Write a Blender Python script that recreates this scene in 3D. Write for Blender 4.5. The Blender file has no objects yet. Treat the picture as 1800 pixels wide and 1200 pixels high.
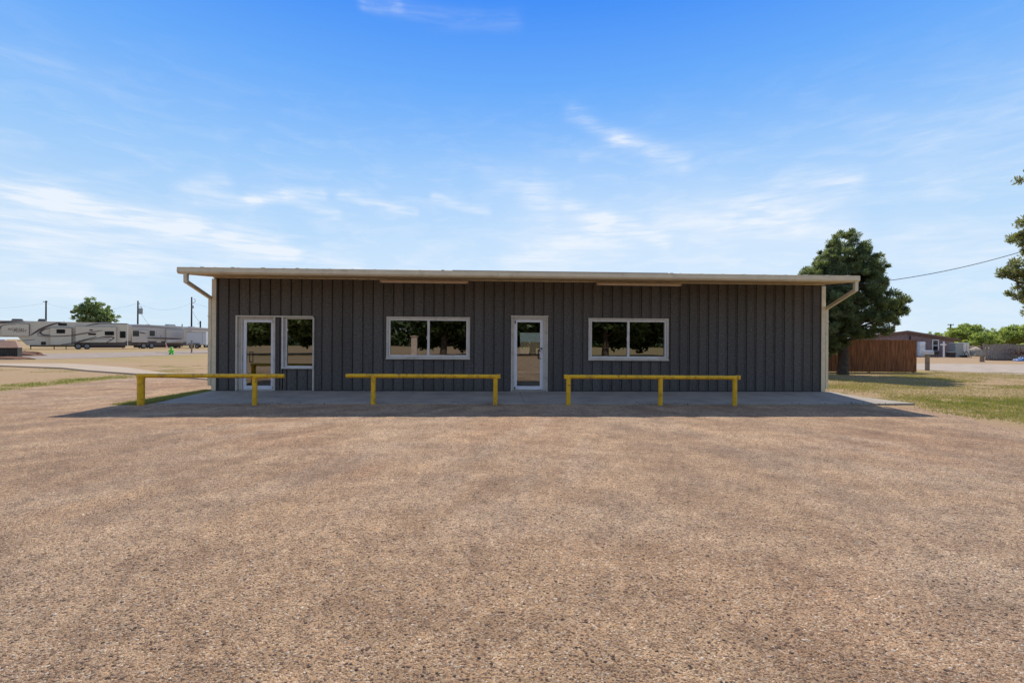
import bpy, math, random
import numpy as np
from mathutils import Vector, Matrix
random.seed(7); RNG = np.random.default_rng(11)
R = math.radians
S = bpy.context.scene
C = S.collection
F = 850.0                                    # focal length in pixels of the 1800 px photograph

# ------------------------------------------------------------------ camera
cam = bpy.data.cameras.new('camera'); co = bpy.data.objects.new('camera', cam); C.objects.link(co)
cam.sensor_width = 36; cam.lens = 17.0; cam.clip_end = 3000; cam.clip_start = 0.05
co.location = (0, 0, 1.62); co.rotation_euler = (R(90), -0.0065, 0)
S.camera = co
S.view_settings.view_transform = 'Standard'; S.view_settings.look = 'None'
S.view_settings.exposure = 0.0; S.view_settings.gamma = 1; S.view_settings.use_curve_mapping = False
S.cycles.max_bounces = 6; S.cycles.transparent_max_bounces = 12
S.cycles.diffuse_bounces = 3; S.cycles.caustics_reflective = False; S.cycles.caustics_refractive = False

# ------------------------------------------------------------------ sun and sky
SUN_DIR = Vector((0.49, 3.1, 3.54)).normalized()
sl = bpy.data.lights.new('sun', 'SUN'); so = bpy.data.objects.new('sun', sl); C.objects.link(so)
sl.energy = 4.6; sl.angle = R(0.53); sl.color = (1.0, 0.93, 0.83)
so.rotation_euler = SUN_DIR.to_track_quat('Z', 'Y').to_euler()
SUN_EL = math.asin(SUN_DIR.z); SUN_AZ = math.atan2(SUN_DIR.x, SUN_DIR.y)

class NT:
    """tiny node helper"""
    def __init__(s, tree): s.t = tree; s.n = tree.nodes; s.l = tree.links
    def node(s, typ, **kw):
        n = s.n.new(typ)
        for k, v in kw.items(): setattr(n, k, v)
        return n
    def put(s, sock, v):
        if isinstance(v, bpy.types.NodeSocket): s.l.new(v, sock)
        elif v is not None:
            if sock.type == 'RGBA' and len(v) == 3: v = (*v, 1)
            sock.default_value = v
    def m(s, op, a, b=None, c=None, clamp=False):
        n = s.node('ShaderNodeMath', operation=op, use_clamp=clamp)
        s.put(n.inputs[0], a)
        if b is not None: s.put(n.inputs[1], b)
        if c is not None: s.put(n.inputs[2], c)
        return n.outputs[0]
    def mix(s, f, a, b, typ='MIX'):
        n = s.node('ShaderNodeMix', data_type='RGBA', blend_type=typ)
        s.put(n.inputs[0], f); s.put(n.inputs[6], a); s.put(n.inputs[7], b)
        return n.outputs[2]
    def ramp(s, f, stops, interp='LINEAR'):
        n = s.node('ShaderNodeValToRGB'); r = n.color_ramp; r.interpolation = interp
        while len(r.elements) > 1: r.elements.remove(r.elements[-1])
        for i, (p, c) in enumerate(stops):
            e = r.elements[0] if i == 0 else r.elements.new(p)
            e.position = p
            c = (c, c, c) if isinstance(c, (int, float)) else c
            e.color = (*c, 1)
        s.put(n.inputs[0], f); return n.outputs[0]
    def noise(s, vec, scale, detail=3, rough=0.5, dist=0.0, col=False):
        n = s.node('ShaderNodeTexNoise'); s.put(n.inputs['Vector'], vec)
        n.inputs['Scale'].default_value = scale; n.inputs['Detail'].default_value = detail
        n.inputs['Roughness'].default_value = rough; n.inputs['Distortion'].default_value = dist
        return n.outputs['Color' if col else 'Fac']
    def vor(s, vec, scale, out='Distance', feature='F1', rnd=1.0):
        n = s.node('ShaderNodeTexVoronoi', feature=feature); s.put(n.inputs['Vector'], vec)
        n.inputs['Scale'].default_value = scale; n.inputs['Randomness'].default_value = rnd
        return n.outputs[out]
    def mapr(s, v, a, b, c=0.0, d=1.0, smooth=False):
        n = s.node('ShaderNodeMapRange'); n.clamp = True
        if smooth: n.interpolation_type = 'SMOOTHSTEP'
        s.put(n.inputs[0], v)
        for i, x in enumerate((a, b, c, d)): n.inputs[i + 1].default_value = x
        return n.outputs[0]
    def scalev(s, vec, sc, rot=0):
        n = s.node('ShaderNodeMapping'); s.put(n.inputs[0], vec); n.inputs['Scale'].default_value = sc
        n.inputs['Rotation'].default_value = (0, 0, rot); return n.outputs[0]

W = bpy.data.worlds.new('World'); S.world = W; W.use_nodes = True
w = NT(W.node_tree); w.n.clear()
sky = w.node('ShaderNodeTexSky', sky_type='NISHITA', sun_disc=False)
sky.sun_elevation = SUN_EL; sky.sun_rotation = SUN_AZ
sky.air_density = 1.0; sky.dust_density = 0.0; sky.ozone_density = 4.0; sky.altitude = 800
tc = w.node('ShaderNodeTexCoord'); sep = w.node('ShaderNodeSeparateXYZ'); w.l.new(tc.outputs['Generated'], sep.inputs[0])
dx, dy, dz = sep.outputs
el = w.m('ARCSINE', dz); az = w.m('ARCTAN2', dx, dy)
# sky colour by elevation: pale horizon, deep blue above, unseen zenith greyed for neutral fill
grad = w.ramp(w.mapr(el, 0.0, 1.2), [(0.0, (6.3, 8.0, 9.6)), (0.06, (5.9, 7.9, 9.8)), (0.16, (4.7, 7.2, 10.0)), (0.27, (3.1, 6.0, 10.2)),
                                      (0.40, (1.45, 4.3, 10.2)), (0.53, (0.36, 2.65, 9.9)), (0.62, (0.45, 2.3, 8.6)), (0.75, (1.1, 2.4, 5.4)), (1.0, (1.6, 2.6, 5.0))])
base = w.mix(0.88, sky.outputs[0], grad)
# cirrus streaks laid along the dome, by azimuth and elevation
wv = w.node('ShaderNodeCombineXYZ'); w.l.new(az, wv.inputs[0]); w.l.new(el, wv.inputs[1])
wn = w.noise(wv.outputs[0], 5.0, 4, 0.55, col=True)
ws = w.node('ShaderNodeSeparateXYZ'); w.l.new(wn, ws.inputs[0])
azw = w.m('ADD', az, w.m('MULTIPLY', w.m('SUBTRACT', ws.outputs[0], 0.5), 0.10))
elw = w.m('ADD', el, w.m('MULTIPLY', w.m('SUBTRACT', ws.outputs[1], 0.5), 0.045))
wisps = w.noise(w.scalev(wv.outputs[0], (3.2, 13, 1), R(-14)), 3.2, 8, 0.62, 0.5)
fine = w.noise(w.scalev(wv.outputs[0], (3.0, 26, 1), R(-14)), 3.0, 8, 0.62, 0.4)
def azel(px, py):
    k = (px - 900) / F; t = (600 + 0.0065 * (px - 900) - py) / F
    return math.atan(k), math.atan(t / math.sqrt(1 + k * k))
streaks = [((-60, 316), (100, 345), 8, 0.8), ((100, 345), (330, 398), 9, 0.9), ((330, 398), (500, 446), 10, 0.85), ((480, 438), (640, 468), 9, 0.5), ((-20, 395), (420, 450), 30, 0.38), ((-30, 352), (230, 395), 26, 0.3),
           ((348, 352), (440, 357), 5, 0.6), ((430, 356), (565, 343), 6, 0.6), ((505, 352), (590, 376), 6, 0.5), ((600, 345), (720, 380), 5, 0.55), ((755, 346), (855, 376), 5, 0.5), ((330, 335), (390, 322), 9, 0.35),
           ((1000, 195), (1085, 245), 9, 0.38), ((1080, 240), (1205, 280), 10, 0.5), ((1085, 245), (1020, 275), 6, 0.2), ((850, 300), (960, 330), 16, 0.2), ((940, 340), (960, 375), 14, 0.35), ((1000, 365), (1060, 388), 9, 0.45),
           ((1055, 386), (1160, 425), 9, 0.6), ((1160, 388), (1400, 395), 14, 0.45), ((1290, 372), (1480, 330), 16, 0.3), ((1330, 370), (1480, 415), 16, 0.4), ((1380, 310), (1500, 318), 9, 0.3),
           ((640, 0), (700, 12), 6, 0.35), ((700, 12), (900, 30), 9, 0.14), ((-20, 450), (250, 470), 14, 0.35), ((-20, 500), (140, 516), 7, 0.7), ((1640, 255), (1820, 175), 22, 0.2), ((1660, 330), (1800, 300), 12, 0.18),
           ((0, 95), (180, 140), 9, 0.14), ((900, 468), (1050, 415), 22, 0.5), ((1040, 400), (1100, 440), 12, 0.3), ((1600, 420), (1800, 440), 16, 0.3), ((1500, 205), (1640, 240), 9, 0.12)]
tot = None
for p, q, wd, amp in streaks:
    a0, e0 = azel(*p); a1, e1 = azel(*q)
    L2 = (a1 - a0) ** 2 + (e1 - e0) ** 2
    vx = w.m('SUBTRACT', azw, a0); vy = w.m('SUBTRACT', elw, e0)
    t = w.m('DIVIDE', w.m('MULTIPLY_ADD', vx, a1 - a0, w.m('MULTIPLY', vy, e1 - e0)), L2, clamp=True)
    qx = w.m('MULTIPLY_ADD', t, -(a1 - a0), vx); qy = w.m('MULTIPLY_ADD', t, -(e1 - e0), vy)
    d = w.m('SQRT', w.m('ADD', w.m('MULTIPLY', qx, qx), w.m('MULTIPLY', qy, qy)))
    sg = wd / F * 1.5
    v = w.m('MULTIPLY', w.m('POWER', 2.718, w.m('MULTIPLY', w.m('MULTIPLY', d, d), -1.0 / (sg * sg))), amp)
    tot = v if tot is None else w.m('ADD', tot, v)
st = w.m('MULTIPLY', tot, w.m('ADD', w.m('MULTIPLY', w.mapr(fine, 0.38, 0.64), 0.85), 0.30))
low = w.mapr(el, 0.50, 0.10)
gen = w.m('MULTIPLY', w.mapr(wisps, 0.47, 0.80), w.m('MULTIPLY', low, 0.42))
cen = w.mapr(w.m('ABSOLUTE', w.m('SUBTRACT', az, 0.25)), 0.75, 0.1, 0.35, 1.0, True)
haze_f = w.m('MULTIPLY', w.mapr(w.noise(wv.outputs[0], 3.0, 5, 0.55), 0.25, 0.7, 0.35, 1.0), w.m('MULTIPLY', w.m('MULTIPLY', w.mapr(el, 0.46, 0.14, 0, 1, True), cen), 0.60))
ambient_fill = w.m('MULTIPLY', w.mapr(dy, 0.15, -0.5), 0.35)      # whitish fill added to the unseen sky behind the viewpoint, neutralises ambient light
cl = w.m('MINIMUM', w.m('ADD', w.m('ADD', w.m('MULTIPLY', st, 0.76), gen), haze_f), 0.9)
skyc = w.mix(ambient_fill, w.mix(cl, base, (8.6, 9.2, 10.0)), (6.0, 6.0, 6.1))
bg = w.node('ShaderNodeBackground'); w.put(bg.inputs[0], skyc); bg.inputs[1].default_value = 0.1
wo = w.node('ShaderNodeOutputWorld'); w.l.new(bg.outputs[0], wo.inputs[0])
W.cycles.sampling_method = 'MANUAL'; W.cycles.sample_map_resolution = 512

# ------------------------------------------------------------------ helpers
def yh(px): return 600 + 0.0065 * (px - 900)
def gp(px, py, h=1.62):                       # photograph pixel -> point on the ground (used for surveying the site)
    d = F * h / (py - yh(px)); return ((px - 900) / F * d, d)

def vnoise(x, y, seed=0):
    x = np.asarray(x, float); y = np.asarray(y, float)
    xi = np.floor(x).astype(np.int64); yi = np.floor(y).astype(np.int64); fx = x - xi; fy = y - yi
    fx = fx * fx * (3 - 2 * fx); fy = fy * fy * (3 - 2 * fy)
    def h(a, b):
        n = (a * 374761393 + b * 668265263 + seed * 974711) & 0x7fffffff
        n = ((n ^ (n >> 13)) * 1274126177) & 0x7fffffff
        return ((n ^ (n >> 16)) & 0xffff) / 65535.0
    return (h(xi, yi) * (1 - fx) + h(xi + 1, yi) * fx) * (1 - fy) + (h(xi, yi + 1) * (1 - fx) + h(xi + 1, yi + 1) * fx) * fy
def fbm(x, y, seed=0, octs=4):
    v = 0; a = 0.5; s = 0
    for o in range(octs):
        v = v + a * vnoise(x * 2 ** o, y * 2 ** o, seed + o * 17); s += a; a *= 0.5
    return v / s
def sstep(x, a, b):
    t = np.clip((x - a) / (b - a), 0, 1); return t * t * (3 - 2 * t)

class MB:
    def __init__(s): s.v = []; s.f = []; s.mi = []
    def add(s, vs, fs, mi=0):
        o = len(s.v); s.v += [tuple(p) for p in vs]; s.f += [tuple(i + o for i in f) for f in fs]; s.mi += [mi] * len(fs); return s
    def box(s, x0, x1, y0, y1, z0, z1, mi=0):
        vs = [(x, y, z) for z in (z0, z1) for y in (y0, y1) for x in (x0, x1)]
        return s.add(vs, [(0, 2, 3, 1), (4, 5, 7, 6), (0, 1, 5, 4), (2, 6, 7, 3), (0, 4, 6, 2), (1, 3, 7, 5)], mi)
    def prism(s, poly, axis, a, b, mi=0):     # polygon in the two other axes, extruded along axis from a to b
        n = len(poly)
        def P(p, q): return {'x': (q, p[0], p[1]), 'y': (p[0], q, p[1]), 'z': (p[0], p[1], q)}[axis]
        vs = [P(p, a) for p in poly] + [P(p, b) for p in poly]
        fs = [tuple(range(n))[::-1], tuple(range(n, 2 * n))] + [(i, (i + 1) % n, n + (i + 1) % n, n + i) for i in range(n)]
        return s.add(vs, fs, mi)
    def tube(s, pts, r, seg=10, cap=True, mi=0, prof=None):
        pts = [Vector(p) for p in pts]; rs = r if isinstance(r, (list, tuple)) else [r] * len(pts)
        n = len(pts); o = len(s.v); ring = []
        prev = None
        for i, p in enumerate(pts):
            if i == 0: d = pts[1] - p
            elif i == n - 1: d = p - pts[i - 1]
            else: d = (pts[i + 1] - p).normalized() + (p - pts[i - 1]).normalized()
            d.normalize()
            ref = prev if prev is not None else (Vector((0, 1, 0)) if abs(d.y) < 0.8 else Vector((1, 0, 0)))
            a = (ref - d * ref.dot(d)).normalized(); b = d.cross(a); prev = a
            pr = prof or [(math.cos(2 * math.pi * k / seg), math.sin(2 * math.pi * k / seg)) for k in range(seg)]
            s.v += [tuple(p + a * (u * rs[i]) + b * (v * rs[i])) for u, v in pr]
        k = len(pr)
        for i in range(n - 1):
            for j in range(k):
                s.f.append((o + i * k + j, o + i * k + (j + 1) % k, o + (i + 1) * k + (j + 1) % k, o + (i + 1) * k + j)); s.mi.append(mi)
        if cap:
            s.f.append(tuple(o + j for j in range(k))[::-1]); s.mi.append(mi)
            s.f.append(tuple(o + (n - 1) * k + j for j in range(k))); s.mi.append(mi)
        return s
    def cyl(s, p, q, r, seg=16, mi=0): return s.tube([p, q], r, seg, mi=mi)
    def build(s, name, mats, parent=None, smooth=False, bevel=0, loc=None):
        me = bpy.data.meshes.new(name); me.from_pydata(s.v, [], s.f); 
        for m in (mats if isinstance(mats, (list, tuple)) else [mats]): me.materials.append(m)
        me.polygons.foreach_set('material_index', s.mi)
        import bmesh
        b = bmesh.new(); b.from_mesh(me); bmesh.ops.recalc_face_normals(b, faces=b.faces); b.to_mesh(me); b.free()
        o = bpy.data.objects.new(name, me); C.objects.link(o)
        if parent: o.parent = parent
        if loc: o.location = loc
        if smooth:
            me.polygons.foreach_set('use_smooth', [True] * len(me.polygons)); me.set_sharp_from_angle(angle=R(38))
        if bevel:
            m = o.modifiers.new('bevel', 'BEVEL'); m.width = bevel; m.segments = 2; m.limit_method = 'ANGLE'; m.angle_limit = R(40)
        return o

def npmesh(name, verts, k, mat, parent=None, attrs=None, smooth=False, loc=None):
    """verts: (n*k,3) array; n separate k-gons"""
    verts = np.ascontiguousarray(verts, np.float32); n = len(verts) // k
    me = bpy.data.meshes.new(name); me.vertices.add(n * k); me.vertices.foreach_set('co', verts.ravel())
    me.loops.add(n * k); me.loops.foreach_set('vertex_index', np.arange(n * k, dtype=np.int32))
    me.polygons.add(n); me.polygons.foreach_set('loop_start', np.arange(0, n * k, k, dtype=np.int32))
    me.materials.append(mat); me.update(calc_edges=True)
    for an, av in (attrs or {}).items():
        a = me.attributes.new(an, 'FLOAT', 'FACE'); a.data.foreach_set('value', np.ascontiguousarray(av, np.float32))
    o = bpy.data.objects.new(name, me); C.objects.link(o)
    if parent: o.parent = parent
    if loc: o.location = loc
    return o

def tag(o, label, cat, group=None, kind=None):
    if label: o['label'] = label
    if cat: o['category'] = cat
    if group: o['group'] = group
    if kind: o['kind'] = kind
    return o
def thing(name, label, cat, loc=(0, 0, 0), rz=0, group=None):
    o = bpy.data.objects.new(name, None); C.objects.link(o); o.location = loc; o.rotation_euler = (0, 0, rz)
    o.empty_display_size = 0.3
    return tag(o, label, cat, group)
def struct(o): o['kind'] = 'structure'; return o

# ------------------------------------------------------------------ materials
def mat(name, col, rough=0.6, metal=0.0, var=0.12, scale=6.0, bump=0.0, bscale=60.0, spec=0.5, dirt=None, stretch=(1, 1, 1), coat=0):
    m = bpy.data.materials.new(name); m.use_nodes = True; t = NT(m.node_tree); b = t.n['Principled BSDF']
    tcd = t.node('ShaderNodeTexCoord').outputs['Object']
    v = t.scalev(tcd, stretch)
    n = t.noise(v, scale, 5, 0.6)
    c = t.mix(t.mapr(n, 0.3, 0.7), [x * (1 - var) for x in col], [min(1, x * (1 + var)) for x in col])
    if dirt:
        dcol, amt, dsc = dirt
        dn = t.noise(v, dsc, 6, 0.65)
        c = t.mix(t.m('MULTIPLY', t.mapr(dn, 0.52, 0.70), amt), c, dcol)
    t.put(b.inputs['Base Color'], c)
    t.put(b.inputs['Roughness'], t.mapr(n, 0.2, 0.8, max(0, rough - 0.08), min(1, rough + 0.08)))
    b.inputs['Metallic'].default_value = metal; b.inputs['Specular IOR Level'].default_value = spec
    if coat: b.inputs['Coat Weight'].default_value = coat
    if bump:
        bn = t.node('ShaderNodeBump'); bn.inputs['Strength'].default_value = bump; bn.inputs['Distance'].default_value = 0.01
        t.put(bn.inputs['Height'], t.noise(tcd, bscale, 4, 0.6)); t.l.new(bn.outputs[0], b.inputs['Normal'])
    return m

def leaf_mat(name, c1, c2, c3, trans=0.35):
    m = bpy.data.materials.new(name); m.use_nodes = True; t = NT(m.node_tree); t.n.clear()
    a = t.node('ShaderNodeAttribute', attribute_name='tint'); 
    c = t.ramp(a.outputs['Fac'], [(0, c1), (0.5, c2), (1, c3)])
    d = t.node('ShaderNodeBsdfDiffuse'); t.put(d.inputs[0], c)
    tr = t.node('ShaderNodeBsdfTranslucent'); t.put(tr.inputs[0], t.mix(0.5, c, (c3[0] * 1.2, c3[1] * 1.3, c3[2] * 0.5)))
    g = t.node('ShaderNodeBsdfGlossy'); g.inputs['Roughness'].default_value = 0.5; t.put(g.inputs[0], (0.8, 0.85, 0.8))
    x = t.node('ShaderNodeMixShader'); x.inputs[0].default_value = trans; t.l.new(d.outputs[0], x.inputs[1]); t.l.new(tr.outputs[0], x.inputs[2])
    y = t.node('ShaderNodeMixShader'); y.inputs[0].default_value = 0.04; t.l.new(x.outputs[0], y.inputs[1]); t.l.new(g.outputs[0], y.inputs[2])
    o = t.node('ShaderNodeOutputMaterial'); t.l.new(y.outputs[0], o.inputs[0])
    return m

def wall_mat():
    m = bpy.data.materials.new('charcoal_panel'); m.use_nodes = True; t = NT(m.node_tree); b = t.n['Principled BSDF']
    tcd = t.node('ShaderNodeTexCoord').outputs['Object']
    sp = t.noise(tcd, 17, 6, 0.95); big = t.noise(t.scalev(tcd, (1, 1, 0.35)), 0.9, 4, 0.55)
    c = t.ramp(t.mapr(sp, 0.32, 0.68), [(0, (0.040, 0.038, 0.035)), (0.5, (0.100, 0.094, 0.085)), (1, (0.21, 0.196, 0.172))])
    c = t.mix(t.mapr(big, 0.35, 0.7, 0, 0.35), c, (0.10, 0.078, 0.062))
    sx = t.node('ShaderNodeSeparateXYZ'); t.l.new(tcd, sx.inputs[0])
    wn_ = t.node('ShaderNodeTexWhiteNoise', noise_dimensions='1D'); t.put(wn_.inputs['W'], t.m('FLOOR', t.m('MULTIPLY', t.m('ADD', sx.outputs[0], -0.12), 1 / 0.305)))
    c = t.mix(1.0, c, t.ramp(wn_.outputs[0], [(0, 0.86), (1, 1.12)]), 'MULTIPLY')
    st = t.noise(t.scalev(tcd, (14, 14, 0.5)), 2.0, 4, 0.6)
    c = t.mix(t.mapr(st, 0.5, 0.75, 0, 0.22), c, (0.17, 0.15, 0.125))
    t.put(b.inputs['Base Color'], c); b.inputs['Roughness'].default_value = 0.75; b.inputs['Specular IOR Level'].default_value = 0.3
    bn = t.node('ShaderNodeBump'); bn.inputs['Strength'].default_value = 0.5; bn.inputs['Distance'].default_value = 0.006
    t.put(bn.inputs['Height'], sp); t.l.new(bn.outputs[0], b.inputs['Normal'])
    return m

def glass_mat(name, thru=0.22, tint=(0.8, 0.85, 0.8), f0=0.13):
    m = bpy.data.materials.new(name); m.use_nodes = True; t = NT(m.node_tree); t.n.clear()
    tr = t.node('ShaderNodeBsdfTransparent'); t.put(tr.inputs[0], [x * thru for x in tint])
    g = t.node('ShaderNodeBsdfGlossy'); g.inputs['Roughness'].default_value = 0.004; t.put(g.inputs[0], (0.92, 0.95, 0.93))
    lw = t.node('ShaderNodeLayerWeight'); lw.inputs[0].default_value = 0.35
    bn = t.node('ShaderNodeBump'); bn.inputs['Strength'].default_value = 0.02; bn.inputs['Distance'].default_value = 0.02
    t.put(bn.inputs['Height'], t.noise(t.node('ShaderNodeTexCoord').outputs['Object'], 1.1, 2, 0.4)); t.l.new(bn.outputs[0], g.inputs['Normal'])
    f = t.m('ADD', t.m('MULTIPLY', lw.outputs['Fresnel'], 0.8), f0, clamp=True)
    x = t.node('ShaderNodeMixShader'); t.put(x.inputs[0], f); t.l.new(tr.outputs[0], x.inputs[1]); t.l.new(g.outputs[0], x.inputs[2])
    o = t.node('ShaderNodeOutputMaterial'); t.l.new(x.outputs[0], o.inputs[0])
    return m

def gravel_mat():
    m = bpy.data.materials.new('reddish_gravel'); m.use_nodes = True; t = NT(m.node_tree); b = t.n['Principled BSDF']
    P = t.node('ShaderNodeNewGeometry').outputs['Position']
    a = t.node('ShaderNodeAttribute', attribute_name='mask').outputs['Color']
    s = t.node('ShaderNodeSeparateColor'); t.l.new(a, s.inputs[0]); arc, pale, rust = s.outputs
    warp = t.noise(P, 30, 2, 0.5, col=True)
    Pw = t.mix(0.008, P, warp, 'ADD')
    v1c = t.vor(Pw, 105, 'Color'); v1d = t.vor(Pw, 105)
    v2c = t.vor(Pw, 46, 'Color'); v2d = t.vor(Pw, 46)
    def ch(c, i):
        q = t.node('ShaderNodeSeparateColor'); t.l.new(c, q.inputs[0]); return q.outputs[i]
    soil = t.mix(t.noise(P, 2.2, 5, 0.65), (0.37, 0.212, 0.104), (0.72, 0.455, 0.245))
    soil = t.mix(t.mapr(rust, 0, 1, 0, 0.55), soil, (0.42, 0.195, 0.085))
    soil = t.mix(t.mapr(pale, 0, 1, 0, 0.65), soil, (0.60, 0.44, 0.30))
    peb = t.ramp(ch(v1c, 0), [(0, (0.04, 0.03, 0.024)), (0.2, (0.17, 0.105, 0.072)), (0.45, (0.35, 0.21, 0.125)), (0.7, (0.48, 0.325, 0.21)), (0.93, (0.62, 0.47, 0.33)), (1, (0.78, 0.66, 0.52))])
    peb2 = t.ramp(ch(v2c, 0), [(0, (0.045, 0.035, 0.03)), (0.3, (0.20, 0.12, 0.08)), (0.6, (0.40, 0.26, 0.17)), (0.9, (0.52, 0.39, 0.28)), (1, (0.78, 0.68, 0.56))])
    c = t.mix(t.mapr(ch(v1c, 1), 0.25, 0.5, 0.15, 0.85), soil, peb)
    big = t.m('MULTIPLY', t.mapr(ch(v2c, 1), 0.80, 0.84), t.mapr(v2d, 0.55, 0.35))
    c = t.mix(big, c, peb2)
    c = t.mix(1.0, c, t.ramp(t.noise(t.scalev(P, (1.0, 1.0, 1)), 1.6, 10, 0.80), [(0.35, (0.84, 0.80, 0.76)), (0.5, (1.20, 1.18, 1.13)), (0.65, (1.55, 1.52, 1.42))]), 'MULTIPLY')
    c = t.mix(t.mapr(t.m('MULTIPLY', arc, t.mapr(t.noise(P, 1.1, 5, 0.7), 0.3, 0.65)), 0, 1, 0, 0.5), c, (0.17, 0.098, 0.062))
    dk = t.noise(P, 210, 2, 0.6)
    c = t.mix(t.mapr(dk, 0.61, 0.68, 0, 0.8), c, (0.05, 0.034, 0.026))
    c = t.mix(1.0, c, t.ramp(t.noise(P, 13, 7, 0.85), [(0.34, (0.66, 0.62, 0.60)), (0.46, (1.0, 1.0, 1.0)), (0.66, (1.24, 1.22, 1.18))]), 'MULTIPLY')
    dk2 = t.noise(P, 85, 3, 0.75)
    c = t.mix(t.mapr(dk2, 0.615, 0.66, 0, 0.85), c, (0.045, 0.033, 0.027))
    dk3 = t.noise(t.scalev(P, (1, 1.6, 1)), 1.7, 7, 0.78)
    c = t.mix(t.mapr(dk3, 0.64, 0.72, 0, 0.55), c, (0.07, 0.055, 0.045))
    t.put(b.inputs['Base Color'], c); b.inputs['Roughness'].default_value = 0.9; b.inputs['Specular IOR Level'].default_value = 0.25
    h = t.m('ADD', t.m('MULTIPLY', v1d, -0.6), t.m('MULTIPLY', t.m('MULTIPLY', big, t.m('SUBTRACT', 0.6, v2d)), 1.8))
    h = t.m('ADD', h, t.m('MULTIPLY', t.noise(P, 24, 8, 0.8), 1.8))
    bn = t.node('ShaderNodeBump'); bn.inputs['Strength'].default_value = 1.0; bn.inputs['Distance'].default_value = 0.016
    t.put(bn.inputs['Height'], h); t.l.new(bn.outputs[0], b.inputs['Normal'])
    return m

def lawn_mat():
    m = bpy.data.materials.new('dry_lawn'); m.use_nodes = True; t = NT(m.node_tree); b = t.n['Principled BSDF']
    P = t.node('ShaderNodeNewGeometry').outputs['Position']
    a = t.node('ShaderNodeAttribute', attribute_name='mask').outputs['Color']
    s = t.node('ShaderNodeSeparateColor'); t.l.new(a, s.inputs[0]); green, dirt, dry = s.outputs
    n = t.noise(P, 18, 6, 0.75); n2 = t.noise(P, 1.3, 5, 0.7)
    c = t.mix(t.mapr(n, 0.3, 0.7), (0.27, 0.175, 0.080), (0.56, 0.40, 0.215))
    c = t.mix(t.mapr(n2, 0.35, 0.7, 0, 0.5), c, (0.33, 0.245, 0.12))
    g = t.mix(t.mapr(n, 0.3, 0.7), (0.17, 0.155, 0.04), (0.40, 0.345, 0.10))
    c = t.mix(t.m('MULTIPLY', green, t.mapr(t.noise(P, 5, 5, 0.7), 0.3, 0.6, 0.3, 1)), c, g)
    dv = t.mix(t.mapr(t.noise(P, 26, 4, 0.8), 0.35, 0.65), (0.27, 0.16, 0.09), (0.56, 0.385, 0.24))
    c = t.mix(dirt, c, dv)
    lit = t.noise(P, 42, 3, 0.7)
    c = t.mix(t.mapr(lit, 0.61, 0.70, 0, 0.7), c, (0.10, 0.065, 0.04))
    c = t.mix(t.mapr(t.noise(P, 9, 7, 0.8), 0.58, 0.70, 0, 0.45), c, (0.14, 0.09, 0.05))
    t.put(b.inputs['Base Color'], c); b.inputs['Roughness'].default_value = 0.95; b.inputs['Specular IOR Level'].default_value = 0.1
    bn = t.node('ShaderNodeBump'); bn.inputs['Strength'].default_value = 0.7; bn.inputs['Distance'].default_value = 0.03
    t.put(bn.inputs['Height'], t.noise(P, 30, 6, 0.8)); t.l.new(bn.outputs[0], b.inputs['Normal'])
    return m

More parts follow.
